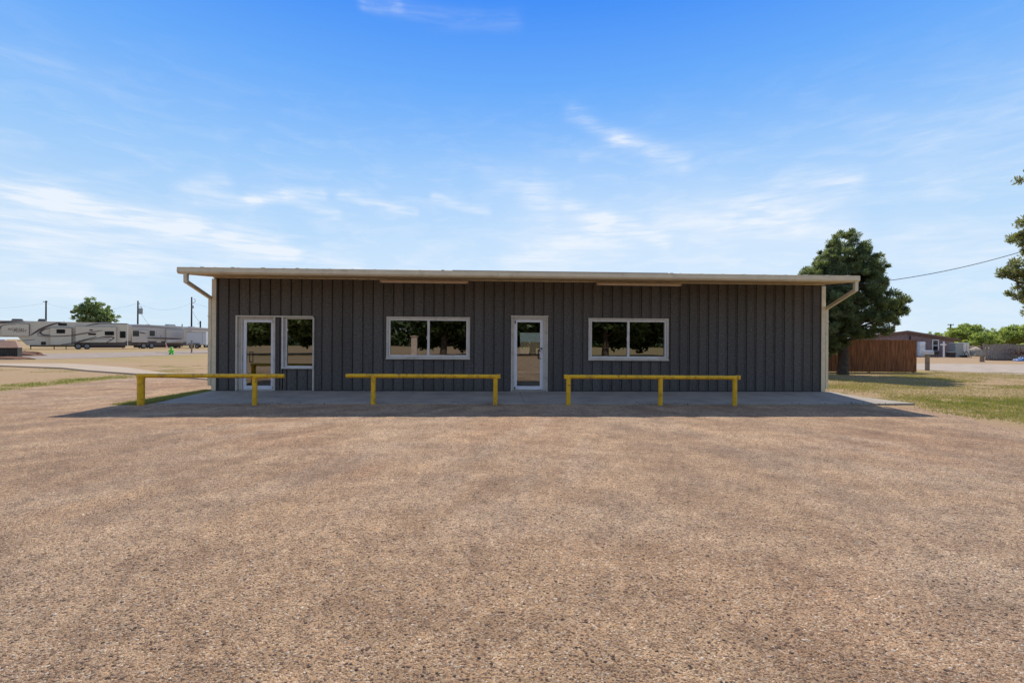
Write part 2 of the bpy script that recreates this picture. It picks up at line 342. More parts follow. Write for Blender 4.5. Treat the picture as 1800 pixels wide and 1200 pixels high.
M = dict(
    wall=wall_mat(),
    trim=mat('tan_trim', (0.70, 0.61, 0.42), 0.45, 0, 0.08, 3, dirt=((0.25, 0.2, 0.14), 0.4, 2.5)),
    soffit=mat('soffit_tan', (0.78, 0.56, 0.29), 0.6, 0, 0.1, 2, dirt=((0.35, 0.26, 0.15), 0.35, 3)),
    lightbox=mat('strip_light_tan', (0.66, 0.50, 0.36), 0.5, 0, 0.06, 3),
    lens=mat('strip_light_lens', (0.9, 0.78, 0.62), 0.3, 0, 0.05, 3),
    frame=mat('window_frame_white', (0.74, 0.71, 0.66), 0.4, 0, 0.06, 3, dirt=((0.4, 0.34, 0.27), 0.5, 4)),
    frame2=mat('window_casing_cream', (0.60, 0.55, 0.46), 0.5, 0, 0.08, 3, dirt=((0.3, 0.26, 0.2), 0.5, 5)),
    door=mat('door_white', (0.80, 0.80, 0.82), 0.35, 0, 0.04, 3, dirt=((0.45, 0.42, 0.4), 0.35, 5)),
    glass=glass_mat('dark_glass', 0.05, f0=0.22), doorglass=glass_mat('door_glass', 0.5, f0=0.20),
    black=mat('black_metal', (0.02, 0.02, 0.02), 0.4),
    alu=mat('aluminium', (0.6, 0.6, 0.6), 0.35, 0.8),
    interior=mat('interior_wall', (0.35, 0.32, 0.28), 0.8), intfloor=mat('interior_floor', (0.12, 0.10, 0.08), 0.5),
    roof=mat('roof_metal', (0.62, 0.60, 0.55), 0.35, 0.3, 0.08, 2),
    yellow=mat('worn_yellow_paint', (0.84, 0.47, 0.010), 0.42, 0, 0.16, 5, bump=0.25, bscale=30, dirt=((0.22, 0.11, 0.035), 0.8, 11)),
    concrete=mat('concrete', (0.38, 0.33, 0.265), 0.85, 0, 0.16, 1.4, bump=0.4, bscale=90, spec=0.25, dirt=((0.22, 0.20, 0.18), 0.6, 1.1)),
    path=mat('pale_concrete', (0.47, 0.365, 0.26), 0.9, 0, 0.10, 1.0, bump=0.3, bscale=60, spec=0.2),
    road=mat('pale_gravel_road', (0.43, 0.345, 0.27), 0.95, 0, 0.2, 1.2, bump=0.8, bscale=18, spec=0.15, dirt=((0.36, 0.28, 0.2), 0.6, 0.9)),
    road2=mat('grey_gravel_road', (0.34, 0.27, 0.215), 0.95, 0, 0.2, 1.0, bump=0.8, bscale=18, spec=0.15, dirt=((0.30, 0.24, 0.18), 0.6, 0.7)),
    asphalt=mat('asphalt', (0.07, 0.068, 0.065), 0.9, 0, 0.2, 1.5),
    cedar=mat('stained_cedar', (0.25, 0.105, 0.044), 0.75, 0, 0.65, 2.2, bump=0.5, bscale=40, stretch=(6, 6, 0.5), dirt=((0.09, 0.035, 0.015), 0.6, 3), spec=0.2),
    greywood=mat('grey_weathered_wood', (0.30, 0.255, 0.21), 0.85, 0, 0.4, 2.5, bump=0.6, bscale=30, stretch=(6, 6, 0.6), dirt=((0.14, 0.11, 0.09), 0.6, 3), spec=0.2),
    postwood=mat('post_wood', (0.27, 0.21, 0.15), 0.85, 0, 0.3, 3, bump=0.5, bscale=30, spec=0.2),
    polewood=mat('utility_pole_wood', (0.035, 0.027, 0.022), 0.9, 0, 0.3, 3, spec=0.2),
    bark=mat('bark', (0.10, 0.075, 0.055), 0.95, 0, 0.4, 5, bump=1, bscale=15, spec=0.15),
    cable=mat('cable_black', (0.03, 0.03, 0.035), 0.6),
    brick=mat('house_brick', (0.27, 0.185, 0.18), 0.85, 0, 0.3, 3, dirt=((0.16, 0.12, 0.13), 0.5, 2)),
    houseroof=mat('house_shingle', (0.30, 0.24, 0.20), 0.9, 0, 0.2, 3), houseroofw=mat('house_roof_pale', (0.62, 0.62, 0.62), 0.6),
    brown=mat('brown_trim', (0.16, 0.09, 0.06), 0.7), white=mat('white_enamel', (0.80, 0.80, 0.80), 0.35, dirt=((0.45, 0.4, 0.35), 0.3, 4)),
    greyblue=mat('grey_blue_enamel', (0.42, 0.46, 0.50), 0.5), cab=mat('cabinet_grey', (0.33, 0.34, 0.31), 0.6, dirt=((0.2, 0.17, 0.13), 0.6, 3)),
    cabdoor=mat('cabinet_cream', (0.66, 0.64, 0.57), 0.5, dirt=((0.35, 0.3, 0.25), 0.5, 3)),
    grey=mat('grey_metal', (0.34, 0.34, 0.34), 0.5, 0.3), pale=mat('pale_grey_paint', (0.55, 0.54, 0.52), 0.5),
    blue=mat('blue_tarp', (0.06, 0.16, 0.38), 0.45, bump=1, bscale=6), rust=mat('rusty_scrap', (0.16, 0.07, 0.045), 0.85, 0, 0.5, 6),
    dark=mat('dark_scrap', (0.035, 0.03, 0.03), 0.8), rubber=mat('tyre_rubber', (0.025, 0.024, 0.023), 0.85),
    rim=mat('wheel_rim', (0.26, 0.26, 0.25), 0.5, 0.4),
    rv=mat('camper_cream', (0.60, 0.545, 0.43), 0.35, 0, 0.05, 0.8), rv2=mat('camper_beige', (0.53, 0.475, 0.41), 0.35, 0, 0.05, 0.8),
    rvroof=mat('camper_roof', (0.80, 0.79, 0.75), 0.5), rvskirt=mat('camper_skirt', (0.085, 0.065, 0.058), 0.5),
    rvwin=mat('camper_window', (0.015, 0.016, 0.018), 0.08), decal=mat('camper_stripe', (0.085, 0.06, 0.055), 0.4), decal2=mat('camper_stripe_grey', (0.30, 0.27, 0.25), 0.4),
    ac=mat('rooftop_unit_dark', (0.06, 0.055, 0.05), 0.6), cargo=mat('cargo_trailer_silver', (0.55, 0.57, 0.60), 0.4, 0.2),
    lime=mat('lime_green_plastic', (0.10, 0.62, 0.02), 0.45, 0, 0.15, 6), red=mat('red_plastic', (0.6, 0.06, 0.04), 0.5),
    mound=mat('brown_dirt', (0.21, 0.115, 0.075), 0.95, 0, 0.3, 4, bump=1, bscale=10, spec=0.1), shedroof=mat('brown_shed_roof', (0.30, 0.17, 0.11), 0.7, 0, 0.2, 4),
    stone=mat('scattered_stone', (0.55, 0.46, 0.38), 0.9, 0, 0.2, 30, spec=0.2), buff=mat('buff_brick', (0.55, 0.42, 0.34), 0.85, 0, 0.2, 8),
    gravel=gravel_mat(), lawn=lawn_mat(),
    pine=leaf_mat('pine_needles', (0.045, 0.068, 0.032), (0.11, 0.15, 0.068), (0.36, 0.39, 0.20), 0.45),
    pine2=leaf_mat('olive_pine_needles', (0.08, 0.085, 0.035), (0.19, 0.20, 0.08), (0.38, 0.37, 0.17), 0.45),
    mesq=leaf_mat('mesquite_leaves', (0.13, 0.18, 0.04), (0.29, 0.36, 0.09), (0.50, 0.56, 0.20), 0.55),
    shade=leaf_mat('shade_tree_leaves', (0.09, 0.13, 0.05), (0.19, 0.26, 0.10), (0.36, 0.42, 0.20), 0.5), dense=leaf_mat('dense_shade_leaves', (0.02, 0.035, 0.01), (0.05, 0.08, 0.02), (0.12, 0.16, 0.04), 0.3),
    blade=leaf_mat('grass_blades', (0.60, 0.44, 0.24), (0.47, 0.38, 0.13), (0.27, 0.29, 0.06), 0.35),
)
def peb_mat():
    m = bpy.data.materials.new('loose_pebbles'); m.use_nodes = True; t = NT(m.node_tree); b = t.n['Principled BSDF']
    a = t.node('ShaderNodeAttribute', attribute_name='tint')
    t.put(b.inputs['Base Color'], t.ramp(a.outputs['Fac'], [(0, (0.045, 0.034, 0.03)), (0.16, (0.13, 0.08, 0.06)), (0.35, (0.36, 0.22, 0.14)), (0.7, (0.55, 0.37, 0.24)), (0.95, (0.66, 0.50, 0.36)), (1, (0.85, 0.74, 0.60))]))
    b.inputs['Roughness'].default_value = 0.85; b.inputs['Specular IOR Level'].default_value = 0.25
    return m
M['pebble'] = peb_mat()

# ------------------------------------------------------------------ ground
def grid(name, xs, ys, zf, mat_, maskf):
    X, Y = np.meshgrid(xs, ys); nx, ny = len(xs), len(ys)
    V = np.stack([X, Y, zf(X, Y)], -1).reshape(-1, 3)
    i = np.arange(nx * ny).reshape(ny, nx)
    q = np.stack([i[:-1, :-1], i[:-1, 1:], i[1:, 1:], i[1:, :-1]], -1).reshape(-1, 4)
    return V, q
def gridobj(name, V, q, mat_, mask=None, smooth=True):
    me = bpy.data.meshes.new(name); me.vertices.add(len(V)); me.vertices.foreach_set('co', np.ascontiguousarray(V, np.float32).ravel())
    n = len(q); me.loops.add(4 * n); me.loops.foreach_set('vertex_index', q.astype(np.int32).ravel())
    me.polygons.add(n); me.polygons.foreach_set('loop_start', np.arange(0, 4 * n, 4, dtype=np.int32)); me.update(calc_edges=True)
    if smooth: me.polygons.foreach_set('use_smooth', np.ones(n, bool))
    me.materials.append(mat_)
    if mask is not None:
        a = me.color_attributes.new('mask', 'FLOAT_COLOR', 'POINT')
        a.data.foreach_set('color', np.ascontiguousarray(np.concatenate([mask, np.ones((len(V), 1))], 1), np.float32).ravel())
    o = bpy.data.objects.new(name, me); C.objects.link(o); return o
def axis(a0, a1, step, far, g=1.25):
    xs = list(np.arange(a0, a1 + 1e-6, step)); d = step; x = xs[-1]; hi = []
    while x < far[1]: d *= g; x += d; hi.append(x)
    d = step; x = xs[0]; lo = []
    while x > far[0]: d *= g; x -= d; lo.append(x)
    return np.array(lo[::-1] + xs + hi)

# left and right edge of the gravel lot (X as a function of Y)
def lot_left(Y): return -15.2 - 0.10 * (Y - 14) + 1.3 * (fbm(Y * 0.35, Y * 0 + 3, 5) - 0.5) + 0.5 * (fbm(Y * 2.1, Y * 0 + 9, 6) - 0.5)
def lot_right(Y): return np.interp(Y, [-20, 6, 8.9, 10.6, 12.4, 12.9], [9.0, 9.15, 9.55, 9.95, 10.35, 10.5]) + 0.5 * (fbm(Y * 1.3, Y * 0 + 2, 8) - 0.5)
def green_mask(X, Y):
    n = fbm(X * 0.5, Y * 0.5, 21); n2 = fbm(X * 1.7, Y * 1.7, 22)
    g = np.zeros_like(X)
    d = lot_left(Y) - X                      # distance outside the lot on the left
    g = np.maximum(g, sstep(n2, 0.22, 0.5) * np.exp(-((d - 1.1) / 1.0) ** 2) * sstep(Y, 10, 13) * sstep(Y, 23.5, 19))
    right = sstep(X, 9.4, 10.4)
    g = np.maximum(g, right * sstep(n + 0.5 * (n2 - 0.5), 0.36, 0.72) * sstep(Y, 24, 11) * 0.62)
    g = np.maximum(g, right * np.exp(-((Y - 13.4) / 1.6) ** 2) * sstep(X, 10.6, 12.0) * sstep(n2, 0.2, 0.5) * 0.9)
    g = np.maximum(g, np.exp(-((X + 9.3) / 0.33) ** 2) * sstep(Y, 11.4, 12.2) * sstep(Y, 16, 14.5))
    g = np.maximum(g, sstep(n, 0.42, 0.62) * sstep(-X, 24, 30) * sstep(Y, 33, 38) * sstep(Y, 62, 50) * 0.6)
    g = np.maximum(g, sstep(n, 0.5, 0.65) * 0.35)
    g = np.maximum(g, sstep(X, 24, 30) * sstep(Y, 26, 24) * sstep(n2, 0.4, 0.6) * 0.6)
    return np.clip(g, 0, 1)
def dirt_mask(X, Y):
    n = fbm(X * 0.6, Y * 0.6, 31); n2 = fbm(X * 2.3, Y * 2.3, 33)
    g = sstep(n, 0.55, 0.75) * 0.6
    g = np.maximum(g, (X < -9) * (Y < 34) * (0.30 + 0.5 * sstep(n2, .35, .6)))
    dl = lot_left(Y) - X; dr = X - lot_right(np.minimum(Y, 12.9))
    g = np.maximum(g, np.exp(-np.maximum(dl, 0) / (0.5 + 1.1 * n2)) * (X < 0) * 0.95)
    g = np.maximum(g, np.exp(-np.maximum(dr, 0) / (0.25 + 0.8 * n2)) * (X > 0) * sstep(Y, 13.2, 12.0))
    g = np.maximum(g, sstep(Y, 40, 43) * (X > 0) * 0.7)
    return np.clip(g * (1 - 0.9 * green_mask(X, Y) * (X < 0)), 0, 1)
xs = axis(-34, 34, 0.3, (-900, 900)); ys = axis(5, 46, 0.3, (-400, 1600))
V, q = grid('ground', xs, ys, lambda X, Y: X * 0, None, None)
gm = np.stack([green_mask(V[:, 0], V[:, 1]), dirt_mask(V[:, 0], V[:, 1]), fbm(V[:, 0] * .3, V[:, 1] * .3, 4)], -1)
struct(gridobj('ground', V, q, M['lawn'], gm))

# gravel lot: a separate sheet over the ground, ragged edges, slight ruts
gx = np.linspace(0, 1, 260); gy = np.concatenate([np.linspace(-20, 0, 30)[:-1], np.linspace(0, 20.3, 210)])
U, Y = np.meshgrid(gx, gy)
Lx = lot_left(Y); Rx = np.where(Y < 12.75, lot_right(Y), -9.2)
Rx = np.where((Y > 11.75) & (Y <= 12.75), np.minimum(Rx, 10.4), Rx)
Rx = np.where(Y > 12.4, -9.55 + 0.25 * (fbm(Y * 2, Y * 0 + 1, 3) - 0.5), Rx)
X = Lx + (Rx - Lx) * U
def ruts(X, Y):
    r = np.hypot(X + 0.5, Y - 0.5); th = np.arctan2(X + 0.5, Y - 0.5)
    a = sstep(fbm(r * 2.6, th * 1.8 + 5, 41, 4), 0.44, 0.66)
    r2 = np.hypot(X + 14, Y + 6); th2 = np.arctan2(X + 14, Y + 6)
    b = sstep(fbm(r2 * 2.2, th2 * 3.0, 45, 4), 0.46, 0.68)
    c = sstep(fbm(X * 1.1, Y * 1.1, 43, 5), 0.47, 0.66)
    thr = np.arctan2(X - 2, 17.5 - Y); rr_ = np.hypot(X - 2, 17.5 - Y)
    d = sstep(fbm(thr * 19 + 3, rr_ * 0.4, 47, 5), 0.47, 0.62)
    return np.clip(0.30 * a + 0.25 * b + 0.4 * c * sstep(Y, 2.5, 6) + 0.6 * d, 0, 1) * (0.4 + 0.6 * sstep(Y, 3, 6.5))
edge = np.minimum(np.minimum(X - Lx, Rx - X), 3.0) / 0.8
Z = 0.004 + np.clip(edge, 0, 1) * (0.018 * fbm(X * 0.8, Y * 0.8, 51) + 0.012 * (1 - ruts(X, Y)) + 0.010 * fbm(X * 5, Y * 5, 53))
Z = np.where((Y > 11.5) & (X > -10.5), np.minimum(Z, 0.02), Z)
ny, nx = X.shape; i = np.arange(nx * ny).reshape(ny, nx)
q = np.stack([i[:-1, :-1], i[:-1, 1:], i[1:, 1:], i[1:, :-1]], -1).reshape(-1, 4)
V = np.stack([X, Y, Z], -1).reshape(-1, 3)
pale = sstep(fbm(X * 0.45 + 3, Y * 0.45, 61), 0.5, 0.75) * 0.8 + 0.7 * np.exp(-((np.abs(X) - 3.6) / 1.5) ** 2) * sstep(Y, 4.6, 2.6)
_t = np.arctan2(X - 2, 17.5 - Y); _r = np.hypot(X - 2, 17.5 - Y)
pale = pale + 0.75 * sstep(fbm(_t * 23 + 40, _r * 0.35, 67, 5), 0.50, 0.66) * sstep(Y, 3, 5) + 0.5 * sstep(fbm(np.hypot(X + .5, Y - .5) * 3.1, np.arctan2(X + .5, Y - .5) * 1.6 + 2, 68, 5), 0.52, 0.66) * sstep(Y, 4, 7)
rust = sstep(fbm(X * 0.5, Y * 0.5 + 9, 63), 0.48, 0.72)
struct(gridobj('gravel_lot', V, q, M['gravel'], np.stack([ruts(X, Y), np.clip(pale, 0, 1), rust], -1).reshape(-1, 3)))

# loose pebbles lying on the lot: nobody could count them
def pebbles(n, y0, y1, smin, smax, seed):
    rg = np.random.default_rng(seed)
    y = y0 * (y1 / y0) ** rg.random(n); x = (rg.random(n) * 2 - 1) * 1.12 * y
    s = smin * (smax / smin) ** (rg.random(n) ** 2.2)
    oc = np.array([(1, 0, 0), (0, 1, 0), (-1, 0, 0), (0, -1, 0), (0, 0, 1), (.6, .6, .62), (-.62, .6, .55), (-.6, -.62, .6), (.62, -.6, .5)], float)
    fs = np.array([(5, 4, 8), (5, 6, 4), (6, 7, 4), (7, 8, 4), (0, 5, 8), (0, 1, 5), (1, 6, 5), (1, 2, 6), (2, 7, 6), (2, 3, 7), (3, 8, 7), (3, 0, 8)])
    jit = 1 + (rg.random((n, 9, 1)) - .5) * 0.5
    P = oc[None] * jit * s[:, None, None] * np.stack([.7 + .6 * rg.random(n), .7 + .6 * rg.random(n), .45 + .45 * rg.random(n)], -1)[:, None]
    a = rg.random(n) * 6.283; ca, sa = np.cos(a)[:, None], np.sin(a)[:, None]
    Q = np.stack([P[..., 0] * ca - P[..., 1] * sa + x[:, None], P[..., 0] * sa + P[..., 1] * ca + y[:, None], P[..., 2] + 0.016], -1)
    return Q[:, fs].reshape(-1, 3), np.repeat(rg.random(n), 12)
pv, pt = [], []
for n, y0, y1, a, b, sd in ((78000, 2.1, 5.5, .0022, .0062, 1), (30000, 3.5, 12.5, .003, .0085, 2), (420, 2.1, 12, .007, .016, 3)):
    v_, t_ = pebbles(n, y0, y1, a, b, sd); pv.append(v_); pt.append(t_)
pv = np.concatenate(pv); pt = np.concatenate(pt)
cx_ = pv.reshape(-1, 36, 3).mean(1); keep = (cx_[:, 0] < lot_right(cx_[:, 1]) + 0.1) & (cx_[:, 0] > lot_left(cx_[:, 1]) - .3) & (cx_[:, 1] < 12.0)
pv = pv.reshape(-1, 36, 3)[keep].reshape(-1, 3); pt = pt.reshape(-1, 12)[keep].reshape(-1)
tag(npmesh('pebbles', pv, 3, M['pebble'], attrs={'tint': pt}), 'loose brown and grey pebbles strewn over the gravel lot', 'pebbles', kind='stuff')

# grass blades on the lawns, greener and taller where the lawn is green
def blades(n, x0, x1, y0, y1, seed, hsc=1.0, dens_all=0.35, reject=None):
    rg = np.random.default_rng(seed)
    x = x0 + (x1 - x0) * rg.random(n); y = y0 + (y1 - y0) * rg.random(n)
    g = green_mask(x, y); d = dirt_mask(x, y)
    k = rg.random(n) < np.clip(dens_all + g - 0.95 * d * (1 - g), 0, 1)
    if reject is not None: k &= ~reject(x, y)
    x, y, g = x[k], y[k], g[k]; n = len(x)
    h = (0.018 + 0.035 * rg.random(n)) * (0.7 + 0.8 * g) * hsc; wd = h * 0.22 + 0.004
    a = rg.random(n) * 6.283; ax = np.cos(a) * wd; ay = np.sin(a) * wd; lx = (rg.random(n) - .5) * h * 1.4; ly = (rg.random(n) - .5) * h * 1.4
    z = np.zeros(n)
    T = np.stack([np.stack([x - ax, y - ay, z], -1), np.stack([x + ax, y + ay, z], -1), np.stack([x + lx, y + ly, h], -1)], 1)
    return T.reshape(-1, 3), np.clip(g * (0.5 + 0.7 * rg.random(n)) + 0.25 * rg.random(n), 0, 1)
def rej_r(x, y): return (x < np.where(y < 13, lot_right(np.minimum(y, 12.9)) + 0.02, 10.25 + 0 * y)) 
def rej_l(x, y): return x > np.where((y < 12.0), lot_left(y) + .2, np.where((x > -9.75) & (y < 16), -9.0, lot_left(y) + 0.1))
v1, t1 = blades(260000, 9.4, 30, 8.5, 28, 71, 1.0, 0.45, rej_r)
v2, t2 = blades(120000, -30, -13.5, 12, 30, 72, 0.75, 0.28, rej_l)
rg = np.random.default_rng(5)
n = 14000; x = -9.02 - 0.7 * rg.random(n) ** 1.5; y = 11.7 + 3.6 * rg.random(n); h = 0.03 + .05 * rg.random(n); a = rg.random(n) * 6.283
T = np.stack([np.stack([x - .008 * np.cos(a), y - .008 * np.sin(a), 0 * x], -1), np.stack([x + .008 * np.cos(a), y + .008 * np.sin(a), 0 * x], -1), np.stack([x + (rg.random(n) - .5) * .04, y + (rg.random(n) - .5) * .04, h], -1)], 1)
tag(npmesh('grass', np.concatenate([v1, v2, T.reshape(-1, 3)]), 3, M['blade'], attrs={'tint': np.concatenate([t1, t2, .6 + .4 * rg.random(n)])}),
    'short dry and green grass of the lawns beside the lot', 'grass', kind='stuff')

# roads and paths (sheets 4 mm apart)
def sheet(name, near, far, z, mt, sub=8, wob=0.25, seed=1):
    """strip between two polylines with the same number of points, edges slightly ragged"""
    def fine(p):
        out = []
        for a, b in zip(p[:-1], p[1:]):
            out += [(a[0] + (b[0] - a[0]) * k / sub, a[1] + (b[1] - a[1]) * k / sub) for k in range(sub)]
        return np.array(out + [p[-1]], float)
    A, B = fine(near), fine(far); t = np.arange(len(A)) * 0.7
    A = A + wob * (fbm(t, t * 0 + seed, seed)[:, None] - .5); B = B + wob * (fbm(t, t * 0 + 7, seed + 3)[:, None] - .5)
    k = 5; V = np.concatenate([A + (B - A) * j / (k - 1) for j in range(k)]); V = np.concatenate([V, np.full((len(V), 1), z)], 1)
    i = np.arange(len(V)).reshape(k, -1); q = np.stack([i[:-1, :-1], i[:-1, 1:], i[1:, 1:], i[1:, :-1]], -1).reshape(-1, 4)
    return struct(gridobj(name, V, q, mt))
sheet('gravel_road', [(29, -40), (28.6, 8), (28, 20), (27.3, 26.1), (26, 30.0), (24, 32.2), (18, 35), (5, 38), (-12, 42), (-30, 56)],
      [(46, -40), (46, 8), (46, 20), (45.5, 32), (44, 38), (40, 40.3), (26, 40.6), (5, 42), (-10, 47), (-26, 62)], 0.008, M['road'], wob=0.7)
sheet('park_road', [(-60, 30), (-44, 32.5), (-36.9, 36.5), (-34.6, 42), (-34.5, 50), (-36.5, 60), (-36, 72), (-20, 86)],
      [(-66, 42), (-56, 46), (-51, 50), (-48, 54), (-47, 60), (-46, 70), (-46, 84), (-26, 100)], 0.012, M['road2'], wob=0.7, seed=5)
sheet('street', [(-80, -14.0), (80, -14.0)], [(-80, -15.2), (80, -15.2)], 0.016, M['path'], wob=0.1)
# concrete walk on the left: a slab with a real edge
pa = [(-42, 27.5), (-29.2, 27.6), (-24.1, 25.9), (-20.8, 23.8), (-17.7, 22.2), (-14.5, 20.4), (-11.9, 19.0), (-9.3, 18.3)]
pb = [(-42, 30.0), (-31.6, 29.8), (-28.3, 30.3), (-25.4, 29.0), (-21, 26.4), (-16.5, 22.7), (-12.7, 20.4), (-9.3, 19.5)]
b = MB(); n = len(pa)
b.add([(x, y, .0) for x, y in pa] + [(x, y, .0) for x, y in pb] + [(x, y, .07) for x, y in pa] + [(x, y, .07) for x, y in pb],
      [(i, i + 1, 2 * n + i + 1, 2 * n + i) for i in range(n - 1)] + [(n + i, 3 * n + i, 3 * n + i + 1, n + i + 1) for i in range(n - 1)] +
      [(2 * n + i, 2 * n + i + 1, 3 * n + i + 1, 3 * n + i) for i in range(n - 1)] + [(0, 2 * n, 3 * n, n), (n - 1, 2 * n - 1, 4 * n - 1, 3 * n - 1)])
struct(b.build('path', M['path']))
b = MB().box(-42.5, -33.5, 57.6, 58.4, 0, 0.06); struct(b.build('kerb_strip', M['path']))

# ------------------------------------------------------------------ the building
YAW = math.atan2(0.86, 18.76); BW = 18.78; BD = 10.0; ZB = 0.10
B = thing('office_building', 'long low charcoal metal-clad building with tan gutter and white-framed glazing', 'building', (-8.91, 14.45, 0), YAW)
H0 = 3.47
def zroof(y): return 3.55 + (y + 1.5) / 12.0
# openings (u0,u1,z0,z1)
holes = [(0.70, 2.93, ZB, 2.30), (5.11, 7.63, 1.08, 2.35), (8.92, 9.99, ZB, 2.37), (11.28, 13.79, 1.07, 2.36)]
def ribbed(b, L, z0, z1f, holes, place, pitch=0.305, start=0.12):
    prof = [(0.0, 0.0)]; u = start
    while u < L - 0.05:
        prof += [(u - 0.044, 0.0), (u - 0.036, -0.020), (u - 0.014, -0.020), (u - 0.008, 0.0), (u - 0.004, 0.0), (u + 0.001, 0.034), (u + 0.022, 0.034), (u + 0.027, 0.0)]
        u += pitch
    prof.append((L, 0.0))
    cuts = sorted({h[0] for h in holes} | {h[1] for h in holes})
    pu = [p[0] for p in prof]; pd = [p[1] for p in prof]
    allu = sorted(set(pu) | set(cuts)); pts = [(a, float(np.interp(a, pu, pd))) for a in allu]
    for (a, da), (c, dc) in zip(pts[:-1], pts[1:]):
        mid = (a + c) / 2; spans = [(z0, z1f(mid))]
        for h in holes:
            if h[0] < mid < h[1]:
                ns = []
                for s0, s1 in spans:
                    if h[2] > s0 + 1e-4: ns.append((s0, min(s1, h[2])))
                    if h[3] < s1 - 1e-4: ns.append((max(s0, h[3]), s1))
                spans = ns
        for s0, s1 in spans:
            b.add([place(a, da, s0), place(c, dc, s0), place(c, dc, s1), place(a, da, s1)], [(0, 1, 2, 3)])
wb = MB()
ribbed(wb, BW, ZB - 0.06, lambda u: H0 + 0.02, holes, lambda u, d, z: (u, d, z))
ribbed(wb, BD, ZB - 0.06, lambda v: zroof(v) - 0.08, [], lambda v, d, z: (d, v, z))
ribbed(wb, BD, ZB - 0.06, lambda v: zroof(v) - 0.08, [], lambda v, d, z: (BW - d, v, z))
ribbed(wb, BW, ZB - 0.06, lambda u: zroof(BD) - 0.08, [(9.75, 11.2, 1.0, 2.1)], lambda u, d, z: (u, BD - d, z))
wb.build('wall', M['wall'], B)
# interior shell so the glass looks into a room
ib = MB()
for (x0, x1, z0, z1) in [(0.05, 9.75, 0.14, 2.75), (11.2, 18.7, 0.14, 2.75), (9.75, 11.2, 0.14, 1.0), (9.75, 11.2, 2.1, 2.75)]:
    ib.box(x0, x1, BD - 0.16, BD - 0.10, z0, z1)
ib.box(0.06, 0.12, 0.3, BD - .2, 0.14, 2.75); ib.box(BW - .12, BW - .06, 0.3, BD - .2, .14, 2.75)
ib.box(0.06, BW - 0.06, 0.12, BD - 0.1, 2.76, 2.80)
ib.box(3.4, 3.5, 0.2, 6.0, 0.14, 2.75); ib.box(8.2, 8.3, 0.2, 7.5, .14, 2.75)
ib.build('inner_wall', M['interior'], B)
MB().box(0.06, BW - 0.06, 0.03, BD - 0.1, 0.07, 0.125).build('inner_floor', M['intfloor'], B)
# roof, soffit, eave, gutter
rb = MB(); rb.prism([(-1.46, 3.50), (BD + .3, zroof(BD + .3) - 0.045), (BD + .3, zroof(BD + .3)), (-1.46, 3.545)], 'x', -0.06, BW - 0.03)
u = 0.2
while u < BW:
    rb.prism([(-1.44, 3.55), (BD + .3, zroof(BD + .3) + .002), (BD + .3, zroof(BD + .3) + .03), (-1.44, 3.575)], 'x', u - .02, u + .02); u += 0.61
rb.build('roof', M['roof'], B)
sb = MB(); sb.prism([(-1.44, 3.375), (0.0, 3.488), (0.0, 3.508), (-1.44, 3.395)], 'x', 0.0, BW)
for k in range(1, 62):
    uu = k * 0.305
    if uu < BW: sb.prism([(-1.43, 3.369), (-0.035, 3.466), (-0.035, 3.472), (-1.43, 3.375)], 'x', uu - .012, uu + .012)
sb.build('soffit', M['soffit'], B)
MB().box(0.0, BW, -0.06, -0.05, 3.455, 3.484).build('soffit_moulding', M['trim'], B)
gb = MB(); gp_ = [(-1.44, 3.375), (-1.53, 3.375), (-1.575, 3.42), (-1.575, 3.515), (-1.56, 3.53), (-1.575, 3.54), (-1.56, 3.548), (-1.44, 3.50)]
segs = [-0.10, 3.1, 6.2, 9.3, 12.4, 15.5, BW - 0.04]
for i_, (a, c) in enumerate(zip(segs[:-1], segs[1:])):
    gb.prism(gp_, 'x', a + (0.0015 if i_ else 0), c - 0.0015)
for s_ in segs[1:-1]:
    gb.prism([(-1.44, 3.371), (-1.532, 3.371), (-1.579, 3.418), (-1.579, 3.52), (-1.56, 3.535), (-1.44, 3.535)], 'x', s_ - .02, s_ + .02)
gb.build('gutter', M['trim'], B)
# thin dark ridge strip seen above the gutter and small brackets
MB().box(7.2, 13.2, -1.56, -1.53, 3.549, 3.56).build('gutter_lip', M['cab'], B)
for uu in (0.5, 1.3, 2.1, 3.0, 6.9, 13.25): MB().box(uu, uu + 0.09, -1.57, -1.50, 3.549, 3.560).build('gutter_strap', M['trim'], B)
# corner trims, base trim
for u0, u1, nm in ((-0.045, 0.085, 'corner_trim'), (BW - 0.085, BW + 0.045, 'corner_trim')):
    cb = MB().box(u0, u1, -0.045, -0.035, ZB, 3.43)
    (cb.box(u0 - .004, u0 + 0.008, -0.033, 0.12, ZB, 3.43) if u0 < 1 else cb.box(u1 - .008, u1 + .004, -0.033, 0.12, ZB, 3.43))
    cb.build(nm, M['trim'], B)
for a, c in ((0.09, 0.65), (2.97, 8.86), (10.06, BW - 0.09)): MB().box(a, c, -0.055, -0.046, ZB - 0.02, ZB + 0.02).build('base_trim', M['dark'], B)
# rake trim on the sides
for xx in ((-0.05, -0.032), (BW - .028, BW - .012)):
    MB().prism([(-1.44, 3.37), (BD + .3, zroof(BD + .3) - .2), (BD + .3, zroof(BD + .3) - .06), (-1.44, 3.49)], 'x', *xx).build('rake_trim', M['trim'], B)
